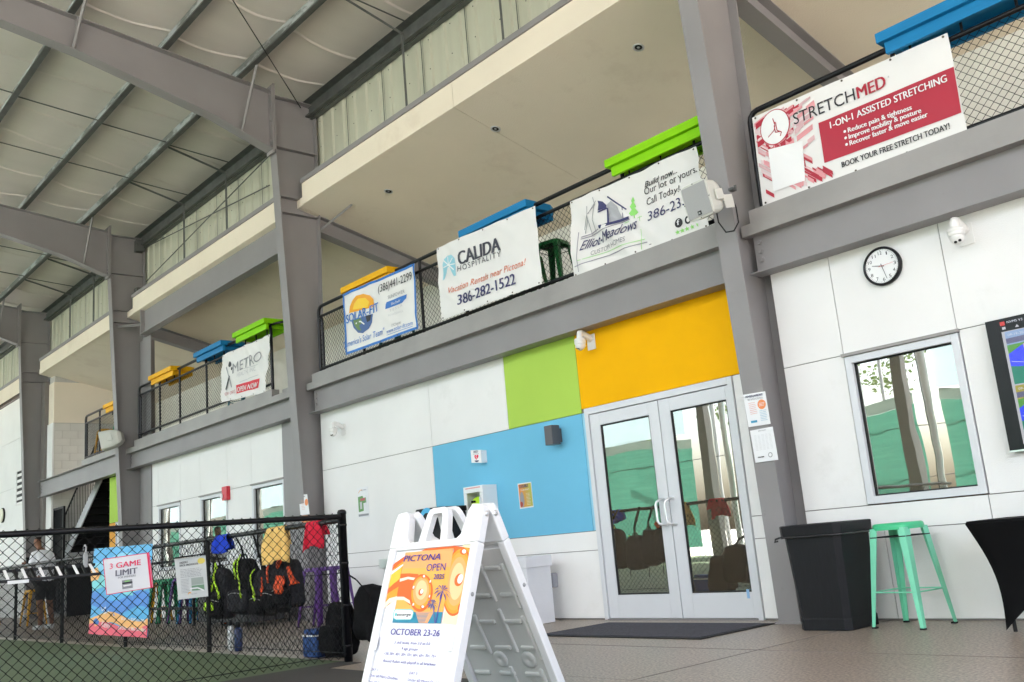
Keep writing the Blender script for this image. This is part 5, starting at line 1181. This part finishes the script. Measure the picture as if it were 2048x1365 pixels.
for sgn, spread in ((1, .37), (-1, .45)):
    T, dn, out, L = leaf(sgn, spread); th = .042 
    # towers, handle, shoulder
    for s_ in (-1, 1):
        poly_plate(T, [(s_*WI, .16), (s_*WI, .015), (s_*(WI-.012), -.022), (s_*(WI-.08), -.028), (s_*(WI-.10), .0), (s_*(WI-.125), .118), (s_*(WI-.15), .135), (s_*(WI-.15), .16)][::s_], -.02, .03, PLAST, 'hinge_tower', .006)
        pbox(T, s_*WI-(.0 if s_ < 0 else .045), s_*WI+(.045 if s_ < 0 else 0), .161, L-.004, -.02, .028, PLAST, 'side_rail')
        pbox(T, s_*(WI-.022)-.02, s_*(WI-.022)+.02, L-.05, L-.002, -.035, .031, PLAST, 'foot')
        c = T(s_*WI, .02, .0); world_part(MB().lathe(c-ex*s_*.004, [(.014, 0), (.014, .007), (.006, .009)], CHROME, 12, (dn, out, ex*s_)).build('hinge_bolt'), AF)
        c = T(s_*WI, .40, .004); world_part(MB().lathe(c-ex*s_*.002, [(.010, 0), (.010, .004)], GRILL, 12, (dn, out, ex*s_)).build('rivet'), AF)
    hw = .105
    outer = [(-hw, .14), (-hw*.72, .0), (-hw*.6, -.022), (-hw*.4, -.03), (hw*.4, -.03), (hw*.6, -.022), (hw*.72, .0), (hw, .14)]; inner = [(-hw*.52, .14), (-hw*.36, .01), (-hw*.3, .0), (hw*.3, .0), (hw*.36, .01), (hw*.52, .14)]
    hp = MB()
    k1 = [(-hw, .14), (-hw*.72, 0), (-hw*.6, -.022), (-hw*.4, -.03)]; k2 = [(-hw*.52, .14), (-hw*.36, .012), (-hw*.30, .004), (-hw*.28, .0)]
    strip_o = k1+[(hw*.4, -.03), (hw*.6, -.022), (hw*.72, 0), (hw, .14)]; strip_i = k2+[(hw*.28, 0), (hw*.30, .004), (hw*.36, .012), (hw*.52, .14)]
    for i in range(len(strip_o)-1):
        q = [strip_o[i], strip_o[i+1], strip_i[i+1], strip_i[i]]
        hp.prism([T(u, v, -.004) for u, v in q], T(0, 0, .028)-T(0, 0, -.004), PLAST)
    world_part(hp.build('handle', None, 0), AF)
    # panel field: front face recessed a little between rails
    pbox(T, -WI+.046, WI-.046, .136, .172, -.012, .026, PLAST, 'top_rail')
    pbox(T, -WI+.046, WI-.046, .1725, L-.05, .006, .014, PLAST, 'panel')
    if sgn == -1:
        GR = mat('grimy_white_plastic', (.66, .66, .64), .45, var=.06, vs=6, stain=(.50, .48, .44), ss=3, st=.60); DIRT = mat('brown_dirt_in_groove', (.16, .11, .07), .8)
        pbox(T, -WI+.047, WI-.047, .201, L-.051, .0, .0055, GR, 'inner_skin')
        def rib(u, v, du, dv, ang=0, disc=False):
            c = T(u, v, -.003); a = ex*math.cos(ang)+dn*math.sin(ang); b = dn*math.cos(ang)-ex*math.sin(ang)
            if disc:
                world_part(MB().lathe(c, [(.045, -.006), (.045, .004), (.038, .008), (.012, .006), (.008, .002)], GR, 20, (ex, dn, -out)).build('round_boss'), AF); return
            world_part(MB().obox(c, a*du/2, b*dv/2, out*.008, GR).build('rib', None, .006), AF)
            world_part(MB().obox(c+b*(dv/2)+out*.004, a*du/2*.94, b*.002, out*.004, DIRT).build('groove'), AF)
        for row in range(6):
            v = .30+row*.145
            for u in (-.18, .0, .18): rib(u+(.02 if row % 2 else -.02), v, .11, .022)
        for u, v, l_ in ((-.10, .36, .20), (.09, .37, .22), (.235, .40, .24), (-.09, .66, .22), (.10, .64, .24), (.24, .68, .24), (-.24, .55, .22), (.02, .92, .16), (.22, .93, .16)): rib(u, v, l_, .024, PI/2-.05)
        rib(-.03, .80, 0, 0, disc=True); rib(.165, .80, 0, 0, disc=True)
    if sgn == 1:
        TF, dnF, outF, LF = T, dn, out, L
        for v in (.47,):
            for s_ in (-1, 1): pbox(T, s_*(WI-.052)-.014, s_*(WI-.052)+.014, v+.12, v+.19, .0281, .036, PLAST, 'sign_clip')
s = Sheet(TF(0, .3, .0175), outF); s.lines = []
pm = MB(); pm.prism([TF(-.262, .177, .0145), TF(.262, .177, .0145), TF(.262, LF-.06, .0145), TF(-.262, LF-.06, .0145)], TF(0, 0, .0172)-TF(0, 0, .0145), mat('poster_white', (.78, .78, .84), .4, var=.01)); world_part(pm.build('poster_sheet'), AF)
def Z3(x, y): return (690+x/3.371, 960+y/3.371)
def Z8(x, y): return (700+x/7.377, 1180+y/7.377)
OA, OB, OC, OD, OE = ink('vivid_orange', (.85, .12, .0)), ink('amber', (.88, .32, .005)), ink('peach', (.82, .38, .12)), ink('pale_yellow', (.86, .80, .50)), ink('gold', (.90, .52, .03)); VIO = ink('violet_navy', (.055, .03, .30)); SEA = ink('sea_teal', (.01, .22, .35))
def zp(pts, m, l): s.poly([Z3(*p) for p in pts], m, l)
zp([(800, 430), (853, 425), (790, 985), (655, 970), (740, 600)], OD, .0006)
zp([(232, 890), (262, 720), (300, 640), (380, 540), (410, 520), (350, 800), (300, 840)], OB, .0008); zp([(250, 800), (270, 690), (320, 620), (385, 575), (372, 660), (300, 740)], OE, .0010); zp([(275, 660), (283, 625), (340, 560), (405, 515), (398, 545), (330, 600)], OA, .0012); zp([(270, 690), (290, 660), (395, 578), (398, 565), (300, 630), (272, 665)], WHT, .0014); zp([(250, 800), (256, 770), (330, 700), (372, 670), (372, 715), (300, 760)], OA, .0014); zp([(236, 870), (300, 800), (355, 785), (355, 815), (300, 835), (236, 893)], ink('cream_streak', (.88, .76, .60)), .0016)
zp([(515, 480), (560, 458), (640, 446), (720, 444), (853, 462), (840, 560), (735, 560), (735, 465), (600, 475)], OA, .0012); zp([(738, 520), (760, 470), (800, 453), (852, 470), (820, 720), (730, 700)], OB, .0015)
def zdisc(cx, cy, rx, ry, m, l, rot=0, n=28):
    s.poly([Z3(cx+rx*math.cos(2*PI*k/n)*math.cos(rot)-ry*math.sin(2*PI*k/n)*math.sin(rot), cy+rx*math.cos(2*PI*k/n)*math.sin(rot)+ry*math.sin(2*PI*k/n)*math.cos(rot)) for k in range(n)], m, l)
def ball(rx, ry, m, l):
    pts = []
    for k in range(40):
        an = 2*PI*k/40; x = rx*math.cos(an); y = ry*math.sin(an); x, y = 757+x-y*.13, 686+y+x*.05
        pts.append(Z3(min(x, 855-(y-450)*.145), y))
    s.poly(pts, m, l)
ball(92, 234, OA, .0018); ball(86, 218, OB, .0020); ball(76, 196, ink('mid_orange', (.88, .36, .04)), .0022); ball(62, 165, OC, .0024); ball(46, 125, ink('light_peach', (.86, .56, .28)), .0026)
zp([(410, 492), (735, 463), (650, 970), (322, 965)], OC, .0028); zp([(395, 600), (714, 590), (665, 890), (340, 890)], ink('sunset_amber', (.86, .42, .07)), .0031); zp([(337, 893), (662, 893), (650, 970), (322, 965)], SEA, .0034); zp([(480, 895), (600, 895), (560, 968), (500, 966)], ink('sun_glitter', (.80, .35, .15)), .0036)
for k in range(7): zp([(455+k*6, 905+k*9), (570-k*4, 903+k*9), (565-k*4, 907+k*9), (458+k*6, 909+k*9)], SEA, .0038)
zp([(352, 800), (360, 745), (372, 690), (378, 635), (440, 632), (500, 638), (470, 700), (440, 790), (445, 850), (400, 812)], OA, .0036); zp([(375, 668), (430, 655), (495, 665), (480, 680), (430, 672), (372, 690)], ink('cream_streak', (.88, .76, .60)), .0040); zp([(350, 790), (400, 790), (440, 815), (445, 840), (400, 812), (350, 812)], ink('cream_streak', (.88, .76, .60)), .0040)
zdisc(517, 765, 78, 128, OA, .0042, .12); zdisc(518, 762, 66, 112, OB, .0045, .12); zdisc(518, 755, 54, 94, OC, .0048, .12); zdisc(520, 745, 38, 66, ink('light_peach', (.86, .56, .28)), .0051, .12)
for x, y, a, b in ((534, 655, 12, 12), (465, 730, 8, 16), (578, 690, 7, 15), (573, 790, 7, 14), (463, 845, 9, 14), (525, 860, 14, 12), (517, 760, 16, 24)): zdisc(x, y, a, b, OA, .0054, .3); zdisc(x+a*.35, y-b*.2, a*.62, b*.7, WHT, .0057, .3)
for x, y, a, b in ((798, 487, 22, 19), (770, 676, 28, 44), (782, 860, 18, 28)): zdisc(x, y, a, b, OA, .0027, .3); zdisc(x+a*.35, y-b*.15, a*.62, b*.75, WHT, .0030, .3)
# palms
def palm(bx_, by, tx_, ty, R, m):
    s.line([Z3(bx_, by), Z3((bx_*.6+tx_*.4), (by*.55+ty*.45)), Z3(tx_, ty)], .006, m, .0060)
    for k in range(11):
        an = -PI/2+(k-5)*.55; x1, y1 = tx_+math.cos(an)*R*.55, ty+math.sin(an)*R*.62-4; x2, y2 = tx_+math.cos(an)*R, ty+math.sin(an)*R*.9+R*.35
        zz = math.sin(k*1.7)*.0; t = 4.5
        zp([(tx_-1, ty), (x1-t, y1), (x2, y2), (x1+t, y1+t)], m, .0062)
palm(612, 968, 597, 835, 42, ink('palm_grey', (.10, .10, .28))); palm(617, 968, 665, 750, 62, VIO)
zp([(330, 915), (338, 882), (350, 874), (450, 874), (468, 884), (470, 905), (462, 935), (448, 948), (350, 948), (334, 938)], ink('teal_rim', (.12, .55, .58)), .0064); zp([(335, 915), (342, 886), (353, 879), (448, 879), (463, 888), (465, 905), (457, 931), (446, 943), (352, 943), (338, 935)], WHT, .0067)
s.text('emerge', Z3(357, 921), Z3(449, 921), 6.2, DGR, lift=.0075, bold=.01); s.line([Z3(365, 931), Z3(420, 931)], .002, LGR, .007); s.disc(Z3(350, 910), .008, ink('teal_rim', (.12, .55, .58)), .007)
s.text('PICTONA', Z3(400, 555), Z3(648, 540), 12, VIO, shear=.15, bold=.02, lift=.0065); s.text('OPEN', Z3(552, 618), Z3(680, 612), 14, VIO, lift=.0065); s.text('2025', Z3(603, 672), Z3(673, 671), 10, VIO, bold=.015, lift=.0065)
s.text('OCTOBER 23-26', Z8(598, 662), Z8(1318, 690), 12.5, VIO, bold=.015, lift=.0015); s.text('5 skill levels, from 3.0 to 5.0', Z8(655, 795), Z8(1182, 818), 5.4, VIO, shear=.15, lift=.0015)
s.text('9 age groups -', Z8(762, 888), Z8(1027, 900), 5.4, VIO, shear=.15, lift=.0015); s.text('<30, 30+, 40+, 50+, 55+, 60+, 65+, 70+, 75+', Z8(505, 958), Z8(1268, 1004), 5.4, VIO, shear=.15, lift=.0015); s.text('Round Robin with playoff in all brackets', Z8(490, 1066), Z8(1262, 1125), 5.6, VIO, shear=.15, lift=.0015)
s.text('DAY 1:', Z8(305, 1192), Z8(424, 1203), 5.4, VIO, shear=.15, lift=.0015); s.text("Over 60 Men's Doubles,", Z8(286, 1280), Z8(708, 1332), 5.6, VIO, shear=.15, lift=.0015); s.text("Over 60 Women's Doubles", Z8(262, 1372), Z8(700, 1430), 5.6, VIO, shear=.15, lift=.0015)
s.text('DAY 3:', Z8(874, 1248), Z8(1000, 1258), 5.4, VIO, shear=.15, lift=.0015); s.text('Under 60 Mixed Doubles', Z8(853, 1345), Z8(1350, 1400), 5.6, VIO, shear=.15, lift=.0015)
s.finish(AF, 'poster_print', 'poster_lettering')

# ------------------------------------------------------------------ bin, table, mat, carton, recycling bin
r = empty('rubbish_bin', (-4.14, -.44, 0), 'tall black rubbish bin with a bin bag folded over its rim, beside the column', 'bin')
def oct_(x0, x1, y0, y1, ch): return [(x0+ch, y0), (x1-ch, y0), (x1, y0+ch), (x1, y1-ch), (x1-ch, y1), (x0+ch, y1), (x0, y1-ch), (x0, y0+ch)]
def loft(rings, m, cap0=True, cap1=False):
    n = len(rings[0][0]); vs = [(x, y, z) for pts, z in rings for x, y in pts]; fs = [(i*n+k, i*n+(k+1) % n, (i+1)*n+(k+1) % n, (i+1)*n+k) for i in range(len(rings)-1) for k in range(n)]
    if cap0: fs.append(tuple(range(n))[::-1])
    if cap1: fs.append(tuple(range((len(rings)-1)*n, len(rings)*n)))
    return MB().add(vs, fs, m)
b0 = oct_(-4.37, -3.93, -.68, -.21, .045); b0b = oct_(-4.365, -3.935, -.675, -.215, .045); b1 = oct_(-4.40, -3.905, -.70, -.19, .045)
world_part(loft([(b0, .002), (b0, .085), (b0b, .09), (b1, .715)], RUBB).build('bin_body', bev=.006), r)
b2 = oct_(-4.42, -3.885, -.72, -.17, .045); b3 = oct_(-4.425, -3.88, -.725, -.165, .05); b4 = oct_(-4.405, -3.90, -.705, -.185, .045); b5 = oct_(-4.37, -3.93, -.66, -.23, .05)
world_part(loft([(b2, .717), (b3, .80), (b4, .805), (b5, .70)], RUBB, True, True).build('bin_rim', bev=.006), r)
mb = MB(); pts = []
for i in range(40):
    t = i/40*8; k = int(t); f_ = t-k; a = Vector((*b2[k], .712)); b = Vector((*b2[(k+1) % 8], .712)); p = a.lerp(b, f_); p.z += .008*noise.noise(Vector((i*.9, 0, 0))); c_ = Vector((-4.14, -.44, .71)); p = c_+(p-c_)*(1.008+.008*noise.noise(Vector((i*1.3, 2, 0)))); pts.append(p)
pts.append(pts[0]); mb.tube(pts, [.007+.005*abs(noise.noise(Vector((i*.7, 5, 0)))) for i in range(41)], mat('black_bag_plastic', (.02, .02, .022), .22, bump=.6, bs=50), n=6); world_part(mb.build('bag_edge'), r)
world_part(MB().tube([(-4.415, -.70, .715), (-4.44, -.725, .705), (-4.445, -.735, .685), (-4.42, -.72, .69)], .008, mat('black_bag_plastic', (.02, .02, .022)), n=6).build('bag_knot'), r)
# spandex table
r = empty('covered_table', (-2.0, -.5, 0), 'table under a tight black stretch cover at the right edge', 'table'); X0, X1, Y0, Y1, ZT = -2.93, -1.1, -.72, -.03, .735
mb = MB(); N = 24; top = []; 
def edge_pts(n):
    out = []
    for (a, b) in (((X0, Y0), (X1, Y0)), ((X1, Y0), (X1, Y1)), ((X1, Y1), (X0, Y1)), ((X0, Y1), (X0, Y0))):
        for i in range(n): out.append((a, b, i/n))
    return out
EP = edge_pts(N); rings = []
for j in range(13):
    v = j/12; ring = []
    for a, b, t in EP:
        x, y = a[0]+(b[0]-a[0])*t, a[1]+(b[1]-a[1])*t; cx, cy = (X0+X1)/2, (Y0+Y1)/2
        sc = abs(2*t-1)            # 1 at corners, 0 mid-side
        long = abs(b[0]-a[0]) > .1
        hem = .0+(.42 if long else .20)*(1-sc**2)**1.0        # scalloped hem height
        z = ZT-.02-(ZT-.02-.012-hem)*v
        ins = .11*v*(1) + (.05*math.sin(PI*v))*(sc)**3
        mid = (.06 if long else .05)*(1-sc)*math.sin(PI*v*.5)
        dx = math.copysign(min(abs(x-cx), ins), cx-x) if abs(x-cx) > 1e-6 else 0; dy = math.copysign(min(abs(y-cy), ins*.7+mid), cy-y) if abs(y-cy) > 1e-6 else 0
        if long: dx *= sc
        else: dy *= sc; dx += math.copysign(mid, cx-x)
        ring.append((x+dx, y+dy, z))
    rings.append(ring)
vs = [p for rg in rings for p in rg]; n = len(EP); fs = [(i*n+k, (i+1)*n+k, (i+1)*n+(k+1) % n, i*n+(k+1) % n) for i in range(12) for k in range(n)]; mb.add(vs, fs, FABB, True)
mb.add([(p[0], p[1], ZT-.02) for p in rings[0]]+[((X0+X1)/2+(p[0]-(X0+X1)/2)*.99, (Y0+Y1)/2+(p[1]-(Y0+Y1)/2)*.985, ZT) for p in rings[0]], [(k, (k+1) % n, n+(k+1) % n, n+k) for k in range(n)]+[tuple(range(n, 2*n))], FABB); world_part(mb.build('stretch_cover'), r)
for x in (X0+.15, X1-.15):
    for y in (Y0+.12, Y1-.12): world_part(MB().tube([(x, y, 0), (x, y, .70)], .014, BLACKM, n=8).build('leg'), r)
# mat
mp = [(-6.62, -1.27), (-4.82, -1.27), (-4.99, -.24), (-6.93, -.28)]; mp = [(-6.80, -1.28), (-4.86, -1.28), (-4.86, -.27), (-6.80, -.27)]
r = empty('door_mat', (-5.83, -.78, 0), 'grey ribbed door mat on the concrete before the double doors', 'mat'); bx('carpet', r, -6.745, -4.915, -1.225, -.325, .006, .013, MATM); bx('rubber_edge', r, -6.80, -4.86, -1.28, -.27, .0025, .008, BLACKP, .002)
# ball carton
r = empty('ball_carton', (-7.82, -.38, 0), 'tall white carton with lime balls showing in its handle hole', 'carton'); CB = mat('white_carton', (.72, .72, .76), .6, var=.04, bump=.1); bx('carton_body', r, -8.02, -7.63, -.56, -.21, .002, .60, CB, .004); bx('carton_lid', r, -8.035, -7.615, -.575, -.195, .585, .70, CB, .004); bx('handle_hole', r, -7.90, -7.78, -.5775, -.5755, .595, .635, BLACKP)
for i, (a, b) in enumerate(((-7.88, .612), (-7.845, .622), (-7.81, .612), (-7.862, .626), (-7.825, .605))): world_part(MB().lathe((a, -.573, b), [(0, -.0), (.012, .003), (.016, .008), (.012, .012), (0, .013)], LIME, 10, 'y', True, False).build('ball'), r)
# recycling bin behind the sign
r = empty('recycling_bin', (-9.2, -.45, 0), 'tall black recycling bin with a sky blue round emblem, behind the sign handle', 'bin'); bx('bin_body', r, -9.43, -9.0, -.62, -.2, .002, 1.28, RUBB, .02); bx('bin_top', r, -9.45, -8.98, -.64, -.18, 1.282, 1.345, RUBB, .015)
world_part(MB().lathe((-9.215, -.6405, 1.20), [(.15, 0), (.15, .003)], ink('sky_blue', (.08, .45, .75)), 32, 'y', False).build('round_emblem'), r); world_part(MB().lathe((-9.215, -.644, 1.20), [(.09, 0), (.09, .002)], RUBB, 32, 'y', False).build('emblem_centre'), r)

# ------------------------------------------------------------------ stair bay
r = empty('staircase', (-25, .9, 0), 'dark steel staircase with a pale stringer rising to the balcony', 'staircase'); w = lambda q: world_part(q, r)
WS = mat('galvanised_stringer', (.42, .42, .44), .45, var=.1)
ya_, yb_s = .30, 1.5; xt, zt_, xb_, zb_ = -23.5, 3.44, -26.4, 1.55
for y in (ya_, yb_s): w(MB().prism([(xt, y, zt_-.30), (xt, y, zt_-.02), (xb_, y, zb_-.02), (xb_, y, zb_-.30)], (0, .03, 0), WS if y == ya_ else BLACKP).build('stringer'))
for k in range(11):
    t = (k+.5)/11; x = xb_+(xt-xb_)*t; z = zb_+(zt_-zb_)*t; w(MB().box(x-.14, x+.14, ya_+.035, yb_s, z-.05, z-.02, BLACKP).build('tread')); w(MB().box(x+.13, x+.14, ya_+.035, yb_s, z-.02, z+.14, BLACKP).build('riser'))
for dz in (.9,): w(MB().tube([(xb_, ya_, zb_+dz), (xt, ya_, zt_+dz)], .022, BLACKM, n=8).build('handrail'))
for k in range(24):
    t = (k+.5)/24; x = xb_+(xt-xb_)*t; z = zb_+(zt_-zb_)*t; w(MB().tube([(x, ya_, z-.02), (x, ya_, z+.88)], .009, BLACKM, n=5).build('picket'))
r = empty('stair_backdrop', (-24, 1.6, 0), 'black slatted enclosure standing in for a dark second stair flight', 'backdrop')
for k in range(17): bx('backdrop_slat', r, -26.2, -22.06, 1.6, 1.63, k*.2+.004, (k+1)*.2-.004, BLACKP)  # black slats added as the dark underside of a second stair flight
bx('side_board', r, -22.08, -22.05, .05, 1.6, 0, 3.42, BLACKP); bx('end_board', r, -26.23, -26.2, .35, 1.6, 0, 1.3, BLACKP)
r = empty('metal_gate', (-26.2, .25, 0), 'black barred gate at the foot of the staircase', 'gate')
for a in ((-26.65, -26.60, .02, 2.75), (-25.85, -25.80, .02, 2.75)): bx('gate_post', r, a[0], a[1], .12, .17, a[2], a[3], BLACKM)
bx('gate_rail', r, -26.599, -25.851, .13, .16, 2.7, 2.75, BLACKM); bx('gate_rail', r, -26.599, -25.851, .13, .16, .1, .15, BLACKM)
for k in range(9): bx('gate_bar', r, -26.53+k*.08-.01, -26.53+k*.08+.01, .135, .155, .151, 2.699, BLACKM)

# ------------------------------------------------------------------ person beyond the fences
def skin_chain(name, pts, rad, edges, m, root, sub=2, rootv=0):
    me = bpy.data.meshes.new(name); me.from_pydata(pts, edges, []); me.materials.append(m); o = bpy.data.objects.new(name, me); COL.objects.link(o)
    sk = o.modifiers.new('skin', 'SKIN'); lay = me.skin_vertices[0].data if me.skin_vertices else None
    if lay is None:
        b = bmesh.new(); b.from_mesh(me); b.verts.layers.skin.verify(); b.to_mesh(me); b.free(); lay = me.skin_vertices[0].data
    for i, r_ in enumerate(rad): lay[i].radius = r_ if isinstance(r_, tuple) else (r_, r_); lay[i].use_root = (i == rootv)
    sk.use_smooth_shade = True; md = o.modifiers.new('s', 'SUBSURF'); md.levels = sub; md.render_levels = sub
    if root: o.parent = root
    return o
pr_ = empty('person', (-20.4, -1.75, 0), 'person in white shirt and black shorts bending over the far fence with hands raised', 'person', rz=0)
SKIN = mat('brown_skin', (.20, .085, .045), .55, var=.05); SHIRT = mat('white_shirt', (.78, .78, .82), .85, bump=.3, bs=30); SHORT = mat('black_shorts', (.012, .014, .014), .85); SHOE = mat('white_shoe', (.75, .75, .75), .5); HAIR = mat('black_hair', (.02, .016, .014), .8)
# local frame: +x is towards the wall end (east), the person faces -x
body = [(0, 0, .95), (-.03, 0, 1.10), (-.07, 0, 1.28), (-.14, 0, 1.44), (-.20, 0, 1.52), (-.25, 0, 1.58), (-.30, 0, 1.66), (-.30, 0, 1.76),
        (.0, -.10, .90), (.02, -.12, .50), (.04, -.12, .10), (-.06, -.12, .05), (-.14, -.12, .035),
        (.0, .10, .90), (-.06, .12, .50), (.02, .13, .10), (-.08, .13, .05), (-.16, .13, .035),
        (-.13, -.17, 1.42), (-.12, -.24, 1.18), (-.36, -.18, 1.22), (-.42, -.17, 1.25), (-.13, .17, 1.42), (-.12, .24, 1.18), (-.36, .14, 1.22), (-.42, .12, 1.25)]
rad = [(.15, .12), (.15, .115), (.16, .115), (.13, .10), .06, .052, (.085, .075), (.075, .07), .095, .062, .042, .045, .03, .095, .062, .042, .045, .03, .06, .045, .034, .030, .06, .045, .034, .030]
ed = [(0, 1), (1, 2), (2, 3), (3, 4), (4, 5), (5, 6), (6, 7), (0, 8), (8, 9), (9, 10), (10, 11), (11, 12), (0, 13), (13, 14), (14, 15), (15, 16), (16, 17), (3, 18), (18, 19), (19, 20), (20, 21), (3, 22), (22, 23), (23, 24), (24, 25)]
skin_chain('body', body, rad, ed, SKIN, pr_)
skin_chain('shirt', [(.01, 0, .76), (-.02, 0, 1.08), (-.07, 0, 1.28), (-.13, 0, 1.42), (-.185, 0, 1.49), (-.13, -.17, 1.42), (-.12, -.24, 1.20), (-.2, -.22, 1.19), (-.13, .17, 1.42), (-.12, .24, 1.20), (-.2, .21, 1.19)], [(.18, .16), (.175, .145), (.18, .14), (.15, .12), .075, .078, .066, .06, .078, .066, .06], [(0, 1), (1, 2), (2, 3), (3, 4), (3, 5), (5, 6), (6, 7), (3, 8), (8, 9), (9, 10)], SHIRT, pr_)
skin_chain('shorts', [(0, 0, .93), (0, -.10, .84), (.01, -.12, .52), (0, .10, .84), (-.04, .12, .52)], [(.165, .14), .115, .09, .115, .09], [(0, 1), (1, 2), (0, 3), (3, 4)], SHORT, pr_)
for sy, x0 in ((-.12, 0), (.13, -.02)): skin_chain('shoe', [(.07+x0, sy, .05), (-.03+x0, sy, .055), (-.13+x0, sy, .04), (-.20+x0, sy, .035)], [.048, .052, .042, .03], [(0, 1), (1, 2), (2, 3)], SHOE, pr_, rootv=1)
skin_chain('hair', [(-.275, 0, 1.72), (-.285, 0, 1.79)], [(.088, .080), (.07, .066)], [(0, 1)], HAIR, pr_)
for sy in (-.17, .12):            # fingers round the phone
    h0 = Vector((-.43, sy, 1.26))
    for k in range(4): skin_chain('finger', [tuple(h0+Vector((0, (k-1.5)*.017, 0))), tuple(h0+Vector((-.045, (k-1.5)*.019, .02))), tuple(h0+Vector((-.065+abs(k-1.5)*.006, (k-1.5)*.018, .05)))], [.010, .009, .008], [(0, 1), (1, 2)], SKIN, pr_, 1)
    skin_chain('thumb', [tuple(h0+Vector((.02, .0, .01))), tuple(h0+Vector((-.0, .0, .055))), tuple(h0+Vector((-.03, .0, .075)))], [.012, .011, .009], [(0, 1), (1, 2)], SKIN, pr_, 1)
eye = MB()
for sy in (-.03, .03): eye.lathe((-.365, sy, 1.70), [(.0, 0), (.012, .002), (.0, .006)], BLACKP, 8, ((0, 1, 0), (0, 0, 1), (-1, 0, 0)), cap=False)
stuff(eye.build('eyes', pr_)); skin_chain('nose', [(-.365, 0, 1.69), (-.395, 0, 1.655)], [.012, .016], [(0, 1)], SKIN, pr_, 1)
pr_.rotation_euler = (0, 0, .3)
ph = MB().box(-.01, .01, -.04, .04, -.08, .08, BLACKM).build('phone', None, .004); ph.location = (-20.94, -1.93, 1.33); ph.rotation_euler = (0, -.5, .3); tag(ph, 'dark phone held up by the person in white', 'phone')

# ------------------------------------------------------------------ open side beyond the camera: windscreens, posts, trees
for i in range(12):
    x = -60.6+i*6.2; r = empty('windscreen_fence', (x+3, -16.5, 0), 'court fence with green windscreen and pale netting, seen reflected in the glass', 'fence', 'windscreen fences on the open side')
    xe_ = x+(5.9 if i % 3 else 4.9); vs = []; NX, NZ = 40, 10
    def fy(a, b): return -16.5+.10*noise.noise(Vector((a*.9, b*.5, i)))+.05*math.sin(a*3+i)+.03*noise.noise(Vector((a*5, b*2, i)))
    for ix in range(NX+1):
        for iz in range(NZ+1): a_ = x+.45+(xe_-x-.45)*ix/NX; zz_ = .25+(3.4+.12*math.sin(a_*1.1+i)-.25)*iz/NZ; vs.append((a_, fy(a_, zz_), zz_))
    qf = [(ix*(NZ+1)+iz, ix*(NZ+1)+iz+1, (ix+1)*(NZ+1)+iz+1, (ix+1)*(NZ+1)+iz) for ix in range(NX) for iz in range(NZ)]
    world_part(MB().add(vs, qf, WINDS, True).build('windscreen'), r); vs = []
    for ix in range(NX+1):
        for iz in range(3): a_ = x+.45+(xe_-x-.45)*ix/NX; zz_ = 3.4+.12*math.sin(a_*1.1+i)+iz*.14; vs.append((a_, fy(a_, zz_)+.04, zz_))
    world_part(MB().add(vs, [(ix*3+iz, ix*3+iz+1, (ix+1)*3+iz+1, (ix+1)*3+iz) for ix in range(NX) for iz in range(2)], mat('dark_screen_band', (.13, .17, .15), .8, trans=.4), True).build('windscreen_band'), r)
    bx('steel_post', r, x-.35, x-.05, -15.9, -15.6, 0, 9.7, STEEL); world_part(MB().tube([(x+.22, -16.2, 0), (x+.22, -16.2, 9)], .10, PLAST, n=10).build('light_pole'), r); world_part(MB().tube([(x+3.6, -19.5, 0), (x+3.6, -19.5, 7.2), (x+3.1, -19.5, 7.3), (x+2.6, -19.5, 7.3)], .07, GRILL, n=8).build('lamp_pole'), r)
    bx('netting', r, x+.35, x+(3.2 if i % 2 else 4.6), -16.45, -16.447, 3.76, 8.2, NETW)
    world_part(MB().tube([(x, -16.5, 0), (x, -16.5, 8.5)], .05, BLACKM, n=8).build('post'), r)
    for z in (1.6, 2.9, 5.2): world_part(MB().tube([(x, -16.48, z), (x+6.2, -16.48, z)], .012, BLACKM, n=5).build('cable'), r)
LEAF = mat('tree_leaves', (.07, .11, .03), .6, var=.4, vs=.8, trans=.3); BARK = mat('tree_bark', (.12, .09, .07), .9)
for i, (x, y, h) in enumerate(((-40, -30, 9), (-31, -27, 7.5), (-22, -31, 10), (-48, -28, 8))):
    r = empty('broadleaf_tree', (x, y, 0), 'broadleaf tree outside the open side of the roof, seen in the window reflections', 'tree', 'trees beyond the courts'); world_part(MB().tube([(x, y, 0), (x+.2, y, h*.4), (x, y+.2, h*.75)], [.22, .15, .06], BARK, n=8).build('trunk'), r)
    mb = MB(); R_ = random.Random(i); vs = []; fs = []
    cl = [Vector((x+R_.gauss(0, 1.3), y+R_.gauss(0, 1.3), h*.68+R_.gauss(0, h*.13))) for _ in range(16)]
    for k in range(2200):
        p = cl[R_.randrange(16)]+Vector((R_.gauss(0, .5), R_.gauss(0, .5), R_.gauss(0, .4))); a = Vector((R_.gauss(0, 1), R_.gauss(0, 1), R_.gauss(0, 1))).normalized()*.11; b = a.orthogonal().normalized()*.09; q = len(vs); vs += [p-a, p+b, p+a, p-b]; fs.append((q, q+1, q+2, q+3))
    mb.add(vs, fs, LEAF); world_part(stuff(mb.build('crown')), r)
